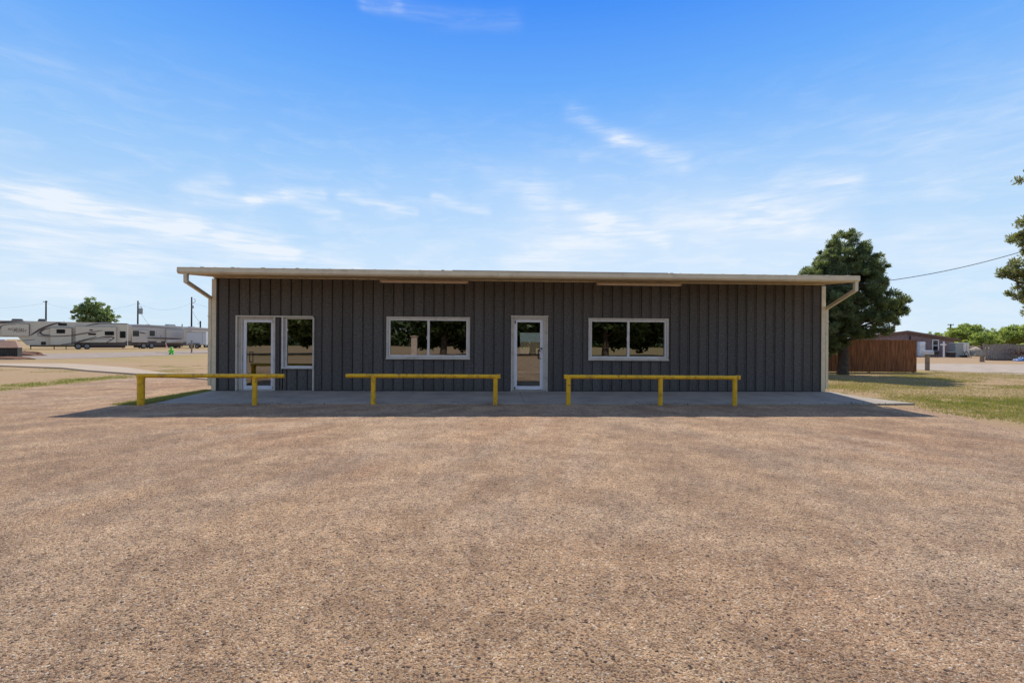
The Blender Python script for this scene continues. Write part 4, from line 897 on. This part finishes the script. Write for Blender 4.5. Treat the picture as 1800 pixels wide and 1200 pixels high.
def blob(name, lab, cat, loc, sx, sy, sz, m_, seed=1, kind=None, nu=26, nv=10, rough=.35):
    V = []; 
    for j in range(nv + 1):
        ph = j / nv * math.pi / 2
        for i_ in range(nu):
            th = 2 * math.pi * i_ / nu
            r_ = 1 + rough * (float(fbm(np.array(math.cos(th) * 2 + 5 + j * .3), np.array(math.sin(th) * 2 + 7 + j * .2), seed)) - .5) * 2
            V.append((sx * math.cos(ph) * math.cos(th) * r_, sy * math.cos(ph) * math.sin(th) * r_, sz * math.sin(ph) * (r_ if j else 1) - .02))
    fs = [(j * nu + i_, j * nu + (i_ + 1) % nu, (j + 1) * nu + (i_ + 1) % nu, (j + 1) * nu + i_) for j in range(nv) for i_ in range(nu)]
    b_ = MB().add(V, fs); o = b_.build(name, m_, smooth=True, loc=loc)
    if kind: o['kind'] = kind
    else: tag(o, lab, cat)
    return o
blob('tarp', 'crumpled blue tarp on the ground by the plank fence', 'tarp', ((1797 - 900) / F * 48, 48, 0), .75, .5, .38, M['blue'], 3)
rg = np.random.default_rng(17); tw = MB()
for k in range(70):
    a = rg.normal(size=3) * np.array([.5, .25, .28]); d_ = rg.normal(size=3) * np.array([.5, .3, .25]); a[2] = abs(a[2]) + .5
    tw.tube([tuple(a), tuple(a + d_ * .5 + rg.normal(size=3) * .06), tuple(a + d_)], [.03, .022, .01], 5)
tag(tw.build('brush_pile', M['rust'], loc=((1797 - 900) / F * 49.2, 49.2, 0.1)), 'rusty-brown pile of dead branches against the plank fence', 'brush pile')
def scrap(px, dep, n, sc, lab, m_, seed):
    rg = np.random.default_rng(seed); b_ = MB()
    for k in range(n):
        c_ = rg.normal(size=2) * sc; s_ = sc * (.2 + .5 * rg.random(3)); z0 = 0 if k < n * .6 else sc * .3 * rg.random()
        th = rg.random() * 3; cc, ss = math.cos(th), math.sin(th)
        pts_ = [(c_[0] + cc * a - ss * b2, c_[1] * .6 + ss * a + cc * b2) for a, b2 in ((-s_[0], -s_[1]), (s_[0], -s_[1]), (s_[0], s_[1]), (-s_[0], s_[1]))]
        b_.prism(pts_, 'z', z0 + .001 * k, z0 + s_[2] + .001 * k)
    for k in range(4):
        a = rg.normal(size=2) * sc; b_.tube([(a[0], a[1], 0), (a[0] + rg.normal() * .3, a[1], sc * 1.4)], .03, 6)
    tag(b_.build('scrap_heap', m_, loc=((px - 900) / F * dep, dep, 0)), lab, 'scrap heap', 'scrap heaps around the brick house')
scrap(1694, 61, 12, .55, 'dark scrap heap just right of the cream cabinet', M['dark'], 5)
scrap(1712, 68, 10, .8, 'low grey scrap heap under the tall mesquite tree', M['cab'], 6)
blob('dirt_bank', None, None, ((1703 - 900) / F * 84, 84, 0), 5, 2.5, 1.3, M['path'], 8, kind='structure')
cr = thing('yard_cart', 'small grey yard cart parked left of the plank fence', 'cart', ((1727 - 900) / F * 58, 58, 0))
MB().prism([(-.45, .35), (.45, .35), (.6, .95), (-.6, .95)], 'y', -.35, .35).build('tub', M['cab'], cr)
for a in (-.3, .3): MB().tube([(a, -.42, .2), (a, -.36, .2)], .2, 14).build('wheel', M['rubber'], cr)

# utility poles and wires
def pole(name, lab, x, y, top, arms=(), r=.19, group='utility poles behind the campers'):
    T_ = thing('utility_pole', lab, 'utility pole', (x, y, 0), 0, group)
    MB().tube([(0, 0, -.2), (0, 0, top)], [r, r * .72], 10).build('shaft', M['polewood'], T_, smooth=True)
    for (z, half, off) in arms:
        a_ = MB().box(off - half, off + half, -.20, -.13, z - .06, z + .06).build('crossarm', M['polewood'], T_)
        for s_ in (-.9, .9): MB().cyl((off + half * s_, -.16, z + .062), (off + half * s_, -.16, z + .22), .05, 8).build('insulator', M['greyblue'], a_)
    return T_
Pp = lambda px, d: ((px - 900) / F * d, d)
x_, y_ = Pp(80.5, 110); p1 = pole('', 'utility pole with short crossarm above the first cream camper', x_, y_, 10.2, [(9.9, .45, 0)])
x_, y_ = Pp(242, 110); p2 = pole('', 'utility pole carrying a round transformer', x_, y_, 10.3, [])
tf = MB().tube([(.75, -.1, 7.3), (.75, -.1, 8.6)], .38, 14).build('transformer', M['grey'], p2, smooth=True)
MB().box(0.1, .45, -.14, -.04, 8.2, 8.3).build('bracket', M['grey'], p2); MB().tube([(.2, 0, 8.9), (.75, 0, 9.0), (1.1, 0, 8.2)], .05, 6).build('conductor', M['cable'], p2); MB().box(.05, .3, -.1, .1, 9.4, 9.9).build('fuse_cutout', M['greyblue'], p2)
x_, y_ = Pp(336.5, 106); p3 = pole('', 'tallest utility pole, with a hooked lamp near its top', x_, y_, 10.9, [])
MB().tube([(.12, -.1, 9.6), (.5, -.1, 9.6), (.85, -.1, 9.9), (.8, -.1, 10.4), (.5, -.1, 10.5)], .06, 8).build('lamp_arm', M['grey'], p3, smooth=True)
MB().box(.15, .45, -.15, .05, 8.4, 9.0).build('service_box', M['grey'], p3)
x_, y_ = Pp(352, 102); p4 = pole('', 'short stubby utility pole at the right behind the campers', x_, y_, 5.5, [])
MB().tube([(-.5, 0, 4.9), (0, 0, 5.2)], .05, 6).build('bracket', M['grey'], p4)
x_, y_ = Pp(276, 0)[0], 0
x_, y_ = Pp(1671, 92); pole('', 'distant utility pole with one crossarm beyond the mesquite tree', x_, y_, 5.5, [(5.3, .55, -.15)], .14, 'utility pole beyond the mesquites')
pole('', 'utility pole just outside the right edge, holding the overhead cable', 33, 24.6, 9.6, [(9.3, .9, 0)], .15, 'utility pole at the right roadside')
x_, y_ = Pp(320, 104); pole('', 'tiny pole stub showing over the second camper roof', x_, y_, 4.9, [], .12)
def wire(a, b_, sag, lab, r=.012, n=24):
    a = Vector(a); b_ = Vector(b_); pts = []
    for k in range(n + 1):
        t = k / n; p = a.lerp(b_, t); p.z -= sag * 4 * t * (1 - t); pts.append(p)
    m_ = MB().tube(pts, r, 6); return tag(m_.build('overhead_cable', M['cable'], smooth=True), lab, 'cable')
pts = [(x, 23.0 + (x - 9.9) * 0.066, 4.3 + (x - 9.9) * 0.0 + 0) for x in np.linspace(9.9, 33, 30)]
zz = lambda x: np.interp(0, [0], [0]) + (4.30 - 0.0482 * (x - 9.9) + 0.01135 * (x - 9.9) ** 2)
pts = [(x, y, float(zz(x))) for x, y, z in pts]
tag(MB().tube(pts, .017, 6).build('overhead_cable', M['cable'], smooth=True), 'single dark overhead cable rising from the building to the right edge', 'cable')
P = lambda px, d, z: ((px - 900) / F * d, d, z)
wire(P(-120, 110, 8.9), P(80, 110, 9.6), .9, 'thin overhead wire left of the crossarm pole', .011)
wire(P(81, 110, 9.6), P(241, 110, 9.7), 1.6, 'thin overhead wire between crossarm pole and transformer pole', .011)
wire(P(243, 110, 9.7), P(336, 106, 9.6), 1.5, 'thin overhead wire between transformer pole and lamp pole', .011)
wire(P(243, 110, 8.3), P(268, 104, 3.6), .1, 'steep service wire dropping right from the transformer pole', .022)
wire(P(337, 106, 8.0), P(352, 102, 5.2), .3, 'steep service wire dropping from the lamp pole to the short pole', .022)
wire(P(337, 106, 9.6), P(470, 110, 9.6), 1.2, 'thin overhead wire running right of the lamp pole', .011)

# ------------------------------------------------------------------ campers
def camper(label, A, E, H, body, feats, nose=True, width=2.5, group='campers parked in a row beyond the park road'):
    """A = front (left) foot, E = rear (right) foot of the side that faces the lot; local x runs A->E, local -y faces the viewer"""
    A = Vector(A); E = Vector(E); L = (E - A).length; ang = math.atan2(E.y - A.y, E.x - A.x)
    T_ = thing('camper_trailer', label, 'camper', (A.x, A.y, 0), ang, group)
    e = (E - A).normalized()
    def sz(px, py):
        k = (px - 900) / F; s_ = (k * A.y - A.x) / (e.x - k * e.y); d_ = A.y + e.y * s_
        return s_, 1.62 - (py - yh(px)) / F * d_
    return T_, L, sz
def rrect(s0, s1, z0, z1, r):
    pts = []
    for (cx, cz, a0) in ((s1 - r, z1 - r, 0), (s0 + r, z1 - r, 90), (s0 + r, z0 + r, 180), (s1 - r, z0 + r, 270)):
        for k in range(4): a = R(a0 + 30 * k); pts.append((cx + r * math.cos(a), cz + r * math.sin(a)))
    return pts
def cwin(T_, sz, p, q, y=-.012, fr=True):
    (s0, z1), (s1, z0) = sz(*p), sz(*q)
    w_ = MB().prism(rrect(s0, s1, z0, z1, .10), 'y', y - .02, y + .005).build('window', M['ac'], T_)
    MB().prism(rrect(s0 + .06, s1 - .06, z0 + .06, z1 - .06, .07), 'y', y - .028, y - .021).build('pane', M['rvwin'], w_)
def swoosh(T_, sz, pts, m_, y=-.016):
    """pts = (px,py,half thickness px): a tapering painted stripe"""
    P_ = [sz(a, b_) for a, b_, _ in pts]; t_ = [c * 0.115 for *_, c in pts]
    # smooth by catmull-rom
    Q = []; W_ = []
    n = len(P_)
    for i_ in range(n - 1):
        p0 = P_[max(0, i_ - 1)]; p1 = P_[i_]; p2 = P_[i_ + 1]; p3 = P_[min(n - 1, i_ + 2)]
        for k in range(6):
            u = k / 6
            f = lambda a, b_, c, d: .5 * ((2 * b_) + (-a + c) * u + (2 * a - 5 * b_ + 4 * c - d) * u * u + (-a + 3 * b_ - 3 * c + d) * u ** 3)
            Q.append((f(p0[0], p1[0], p2[0], p3[0]), f(p0[1], p1[1], p2[1], p3[1]))); W_.append(t_[i_] + (t_[i_ + 1] - t_[i_]) * u)
    Q.append(P_[-1]); W_.append(t_[-1])
    up, dn = [], []
    for i_, (x, z) in enumerate(Q):
        a = Q[max(0, i_ - 1)]; b_ = Q[min(len(Q) - 1, i_ + 1)]; tx, tz = b_[0] - a[0], b_[1] - a[1]; l = math.hypot(tx, tz) + 1e-9
        nx, nz = -tz / l, tx / l; up.append((x + nx * W_[i_], z + nz * W_[i_])); dn.append((x - nx * W_[i_], z - nz * W_[i_]))
    b2 = MB(); m = len(Q)
    vs = [(x, y, z) for x, z in up] + [(x, y, z) for x, z in dn] + [(x, y + .008, z) for x, z in up] + [(x, y + .008, z) for x, z in dn]
    fs = [(i_, i_ + 1, m + i_ + 1, m + i_) for i_ in range(m - 1)] + [(2 * m + i_, 3 * m + i_, 3 * m + i_ + 1, 2 * m + i_ + 1) for i_ in range(m - 1)]
    fs += [(i_, 2 * m + i_, 2 * m + i_ + 1, i_ + 1) for i_ in range(m - 1)] + [(m + i_, m + i_ + 1, 3 * m + i_ + 1, 3 * m + i_) for i_ in range(m - 1)]
    b2.add(vs, fs).build('stripe', m_, T_)
def wheel(T_, s_, r_=.42, y=-.02):
    w_ = MB().tube([(s_, y, r_), (s_, y + .26, r_)], r_, 20).build('wheel', M['rubber'], T_, smooth=True, bevel=.03)
    MB().tube([(s_, y - .012, r_), (s_, y + .02, r_)], r_ * .62, 16).tube([(s_, y - .03, r_), (s_, y, r_)], r_ * .2, 10).build('rim', M['rim'], w_, smooth=True)
def slide(T_, sz, p, q, m_, out=.30, name='slide_out', rightdark=False):
    (s0, z1), (s1, z0) = sz(*p), sz(*q)
    o = MB().box(s0, s1, -out, -.001, z0, z1).build(name, m_, T_, bevel=.02)
    MB().box(s0 - .03, s1 + .03, -out - .015, -.001, z1 + .002, z1 + .04).box(s1 + .002, s1 + .06, -out + .03, -.002, z0, z1).build('edge_trim', M['decal'] if rightdark else M['decal2'], o)
    return o
def acunit(T_, sz, px0, px1, z, m_=None, h=.32):
    s0 = sz(px0, 565)[0]; s1 = sz(px1, 565)[0]
    MB().prism([(s0, z), (s1, z), (s1 - .15, z + h), (s0 + .15, z + h)], 'y', .8, 1.7).build('air_conditioner', m_ or M['ac'], T_, bevel=.03)
def steps_jacks(T_, ss, z=.5):
    for s_ in ss: MB().box(s_ - .05, s_ + .05, .2, .3, 0, z).box(s_ - .15, s_ + .15, .1, .4, 0, .03).build('jack', M['dark'], T_)

# first camper: long, with raised nose
T_, L, sz = camper('longest cream camper with dark swooshes and lettering on its raised nose', (-74.5, 67.6), (-61.9, 77.9), 4.1, M['rv'], None)
z_hi = 4.08; gz = 1.78; s_low = sz(47, 600)[0]
body = [(0.0, gz + .35), (.35, gz), (s_low - .9, gz), (s_low, .62), (L, .62), (L, z_hi - .12), (L - .12, z_hi), (1.5, z_hi + .02), (.5, z_hi - .25), (.05, z_hi - 1.0)]
MB().prism(body, 'y', 0, 2.5).build('body', M['rv'], T_, bevel=.03)
MB().prism([(1.5, z_hi + .021), (L - .12, z_hi + .001), (L - .12, z_hi + .05), (1.5, z_hi + .07)], 'y', -.02, 2.52).build('roof', M['rvroof'], T_)
s131 = sz(131, 600)[0]
MB().box(s131, L, -.012, 2.51, .50, 1.08).build('skirt', M['rvskirt'], T_); MB().box(s131 + .2, L - .3, .15, 2.3, .22, .498).build('underframe', M['dark'], T_)
MB().box(s_low + .3, s131 - .05, .05, 2.4, .42, .615).build('chassis', M['dark'], T_)
sl1 = slide(T_, sz, (3, 568.5), (51, 590.5), M['rv'], .25, rightdark=True)
sl2 = slide(T_, sz, (89, 575.8), (126, 606), M['rv'], .45, rightdark=True)
sl3 = slide(T_, sz, (133, 573.5), (204, 602), M['rv'], .35)
cwin(T_, sz, (99.5, 578.5), (115, 586), -.455)
cwin(T_, sz, (102, 567.6), (117.5, 572.6), -.012)
cwin(T_, sz, (184, 582), (200.5, 589.5), -.355)
cwin(T_, sz, (155, 585.5), (169, 589), -.355)
cwin(T_, sz, (157, 579), (163.5, 581.2), -.355)
cwin(T_, sz, (210.5, 582), (221, 594), -.012)
cwin(T_, sz, (72, 600.2), (81, 605.8), -.012)
swoosh(T_, sz, [(108, 565.8, .4), (92, 570, 1.0), (72, 578, 1.3), (62, 584, 1.0), (54, 589, .5)], M['decal'], -.014)
swoosh(T_, sz, [(90, 575.5, .3), (76, 579.5, .8), (71, 584, 1.1), (75, 588, .9), (88, 588.6, .4)], M['decal'], -.014)
swoosh(T_, sz, [(80, 578, .3), (70, 583, 1.5), (66, 588.5, .8)], M['decal2'], -.013)
swoosh(T_, sz, [(66, 590, .2), (86, 591, .6), (120, 590, .6), (150, 585.5, .6), (180, 580.5, .2)], M['decal'], -.458)
swoosh(T_, sz, [(108, 605.5, .2), (128, 603, .8), (148, 598, 1.0), (170, 592, .3)], M['decal'], -.472)
swoosh(T_, sz, [(150, 573, .2), (166, 569.5, .8), (185, 568.2, .8), (226, 569.5, .5)], M['decal'], -.014)
swoosh(T_, sz, [(-20, 568, .6), (0, 566.6, 1.2), (20, 565.4, 1.0), (45, 564.9, .3)], M['decal'], -.015)
swoosh(T_, sz, [(0, 578, .5), (3, 573, .5), (12, 570.5, .4), (28, 570, .2)], M['decal'], -.262)
swoosh(T_, sz, [(158, 598.5, .2), (175, 593.5, .6), (190, 591.8, .9), (200, 593.2, .8), (196, 597, .6), (188, 602, .3)], M['decal'], -.360)
swoosh(T_, sz, [(172, 597, .2), (188, 594.6, .7), (194, 597, .6), (187, 601, .3)], M['decal2'], -.362)
swoosh(T_, sz, [(30, 599, .3), (45, 598, .4), (62, 596.5, .2)], M['decal'], -.014)
swoosh(T_, sz, [(206, 603.5, .3), (218, 602.5, 1.0), (226, 599.5, 1.4)], M['rvskirt'], -.014)
for nm, px, py, hgt in (('NORTH', 13.5, 580.2, .34), ('POINT', 23.5, 583.4, .34)):
    cu = bpy.data.curves.new('lettering', 'FONT'); cu.body = nm; cu.size = hgt * 1.35; cu.extrude = .006; cu.shear = .3
    to = bpy.data.objects.new('tmp', cu); C.objects.link(to); bpy.context.view_layer.update()
    me = bpy.data.meshes.new_from_object(to.evaluated_get(bpy.context.evaluated_depsgraph_get())); bpy.data.objects.remove(to)
    me.materials.clear(); me.materials.append(M['decal']); o = bpy.data.objects.new('lettering', me); C.objects.link(o); o.parent = sl1
    s_, z_ = sz(px, py); o.location = (s_, -.262, z_); o.rotation_euler = (R(90), 0, 0)
for px in (137.5, 153): wheel(T_, sz(px, 608)[0], .46)
acunit(T_, sz, 17, 39, z_hi + .05); acunit(T_, sz, 64, 80, z_hi + .05, h=.4); acunit(T_, sz, 174, 190, z_hi + .05, h=.2); acunit(T_, sz, 109, 115, z_hi + .05, M['rvroof'], h=.2)
steps_jacks(T_, [s_low + .4, sz(95, 600)[0], sz(116, 600)[0], L - .6, 1.6], .6)
MB().box(L - .06, L + .03, -.06, .02, .45, z_hi + .06).build('corner_post', M['rvroof'], T_)

# second camper
T_, L, sz = camper('beige camper with a white-framed door, second in the row', (-62.3, 80.4), (-58.8, 91.8), 4.0, M['rv2'], None)
z_hi = 4.0
L2 = sz(322, 590)[0]
MB().prism([(0, .75), (L2, .75), (L2, 3.75), (L2 - .3, 3.9), (.12, z_hi), (0, z_hi - .12)], 'y', 0, 2.5).build('body', M['rv2'], T_, bevel=.03)
MB().prism([(.1, z_hi + .001), (L2 - .3, 3.902), (L2 - .3, 3.97), (.1, z_hi + .08)], 'y', -.02, 2.52).build('roof', M['rvroof'], T_)
MB().box(0, L2, -.012, 2.51, .50, 1.28).build('skirt', M['rvskirt'], T_); MB().box(1.0, L2 - .3, .15, 2.3, .18, .498).build('underframe', M['dark'], T_)
swoosh(T_, sz, [(232, 573.2, 1.2), (262, 574, 1.2), (290, 576.2, 1.0), (319, 578, .4)], M['decal2'], -.014)
slide(T_, sz, (230, 579), (257.5, 601.5), M['rv2'], .3); slide(T_, sz, (290.5, 579), (320, 602.5), M['rv2'], .3)
cwin(T_, sz, (231, 581), (242, 591), -.305); cwin(T_, sz, (263, 581), (272, 590.5), -.012)
(sa, zb), (sc_, za) = sz(275, 579.5), sz(283, 602)
dr = MB().box(sa, sc_, -.03, -.001, za, zb).build('door', M['rv2'], T_, bevel=.02); MB().box(sc_ - .15, sc_ - .06, -.06, -.031, (za + zb) / 2 - .1, (za + zb) / 2 + .1).build('handle', M['dark'], dr)
swoosh(T_, sz, [(255, 593.5, .2), (270, 594, .9), (300, 595, 1.0), (318, 595.5, .3)], M['decal'], -.315)
swoosh(T_, sz, [(243, 584, .8), (250, 585.5, .9), (255, 586.3, .2)], M['decal'], -.312)
swoosh(T_, sz, [(290, 599.5, .2), (305, 598.2, .8), (320, 598, .4)], M['rvroof'], -.318)
for px in (252.5, 266.5): wheel(T_, sz(px, 608)[0], .5)
wheel(T_, sz(314, 607)[0], .36, .6)
acunit(T_, sz, 301, 315, 3.95, M['grey'], .35); acunit(T_, sz, 267, 271, 4.0, M['ac'], .15)
steps_jacks(T_, [.5, 1.8, L2 - .5], .7)
# third camper and the cargo trailer before it
T_, L, sz = camper('grey-beige camper half hidden behind the building corner, last in the row', (-61.6, 93.0), (-61.0, 103.5), 3.9, M['rv2'], None)
MB().prism([(0, .75), (L, .75), (L, 3.7), (.12, 3.95), (0, 3.85)], 'y', 0, 2.5).build('body', M['rv2'], T_, bevel=.03)
MB().prism([(.1, 3.951), (L, 3.70), (L, 3.78), (.1, 4.03)], 'y', -.02, 2.52).build('roof', M['rvroof'], T_)
MB().box(0, L, -.012, 2.51, .50, 1.15).build('skirt', M['rvskirt'], T_)
cwin(T_, sz, (359, 588), (366, 591.5), -.012); swoosh(T_, sz, [(355, 594, .8), (372, 594.5, .8)], M['decal'], -.014); swoosh(T_, sz, [(326, 578.5, 1.2), (350, 579, 1.0), (371, 580, .6)], M['decal2'], -.014)
acunit(T_, sz, 344, 350, 3.85, M['grey'], .3); wheel(T_, sz(362, 600)[0], .42); wheel(T_, sz(367, 600)[0], .42); steps_jacks(T_, [.6, 9.5], .7)
ct = thing('cargo_trailer', 'silver-white box trailer parked before the last camper', 'trailer', ((327.5 - 900) / F * 86, 86, 0), R(12))
MB().box(0, 3.15, 0, 2.0, .62, 2.95).build('box_body', M['cargo'], ct, bevel=.05); MB().box(-.01, 3.16, -.012, -.001, .62, .72).box(-.01, 3.16, -.012, -.001, 2.85, 2.95).build('edge_trim', M['rim'], ct)
MB().box(2.55, 2.60, -.014, -.001, .75, 2.8).build('door_seam', M['grey'], ct)
wheel(ct, .8, .38); wheel(ct, 1.7, .38); MB().prism([(.3, .8), (2.2, .8), (2.05, .95), (.45, .95)], 'y', -.22, -.013).build('fender', M['rvskirt'], ct); MB().box(-1.0, 0, .9, 1.1, .45, .55).build('tow_bar', M['dark'], ct)

# small things on the left lawn
x_, y_ = gp(301.5, 623)
yd = thing('yard_figure', 'bright lime-green figure-shaped marker standing on the lawn by the park road', 'yard marker', (x_, y_, 0), 0)
bd = MB().tube([(0, 0, .18), (0, 0, .35), (0, 0, .52), (0, 0, .6)], [.22, .17, .15, .05], 12); bd.build('torso', M['lime'], yd, smooth=True)
MB().tube([(0, 0, .58), (0, 0, .62), (0, 0, .70), (0, 0, .78), (0, 0, .82)], [.03, .10, .125, .09, .02], 12).build('head', M['lime'], yd, smooth=True)
for s_ in (-1, 1):
    MB().tube([(.11 * s_, 0, .48), (.24 * s_, -.03, .42), (.30 * s_, -.05, .30)], [.055, .045, .035], 8).build('arm', M['lime'], yd, smooth=True)
    MB().tube([(.10 * s_, 0, .24), (.15 * s_, 0, .12), (.20 * s_, -.02, .0)], [.10, .09, .09], 8).build('leg', M['lime'], yd, smooth=True)
x_, y_ = gp(337, 620.5)
hp = thing('hookup_post', 'short grey wooden post with a crossboard on the left lawn', 'post', (x_, y_, 0))
MB().box(-.06, .06, -.06, .06, -.05, 1.42).build('post', M['postwood'], hp); MB().box(-.38, .18, -.11, -.062, .98, 1.12).build('crossboard', M['greywood'], hp); MB().box(-.12, .12, -.10, .10, 1.425, 1.50).build('cap', M['greywood'], hp)
x_, y_ = Pp(292.5, 80)
sf = thing('safety_marker', 'small red and white marker leaning by the second camper', 'marker', (x_, y_, 0))
MB().prism([(-.14, .25), (.2, .2), (-.05, 1.0)], 'y', -.02, .02).build('flag', M['red'], sf); MB().tube([(.15, 0, 0), (-.12, 0, 1.05)], .04, 6).build('stick', M['white'], sf); MB().prism([(.02, .30), (.24, .22), (.22, .45)], 'y', -.03, -.021).build('reflector', M['white'], sf)

sd = thing('slatted_shed', 'low shed with brown roof and black slatted sides at the left edge', 'shed', (-40.8, 36.6, 0), R(35))
sl_ = MB()
for s_ in np.arange(0.02, 2.30, .125): sl_.box(s_, s_ + .085, 0, .03, .12, .88)
for s_ in np.arange(0.06, 1.5, .125): sl_.box(2.36, 2.39, s_, s_ + .085, .12, .88)
sl_.build('slat', M['black'], sd)
MB().box(0.0, 2.35, .05, .08, .10, .20).box(0.0, 2.35, .05, .08, .78, .87).box(2.26, 2.35, .09, 1.5, .10, .9).build('rail', M['dark'], sd)
MB().box(0.1, 2.25, .2, 1.5, 0.0, .80).build('tank', M['grey'], sd, bevel=.05)
rf = MB(); a0, a1, b0, b1, zl, zh = -.12, 2.48, -.12, 1.7, .88, 1.42
rf.add([(a0, b0, zl), (a1, b0, zl), (a1, b1, zl), (a0, b1, zl), (a0 + .5, .65, zh), (a1 - .32, .65, zh), (a1 - .32, .95, zh), (a0 + .5, .95, zh)],
       [(0, 3, 2, 1), (0, 1, 5, 4), (1, 2, 6, 5), (2, 3, 7, 6), (3, 0, 4, 7), (4, 5, 6, 7)])
rf.build('roof', M['shedroof'], sd)
MB().box(1.2, 1.6, .7, .95, 1.421, 1.53).build('vent_cap', M['white'], sd, bevel=.03)
blob('dirt_mound', None, None, ((45 - 900) / F * 45, 45, 0), 1.7, 1.0, .42, M['mound'], 12, kind='structure')
blob('dirt_mound', None, None, ((5 - 900) / F * 37, 37.4, 0), 2.0, .9, .22, M['mound'], 13, kind='structure')
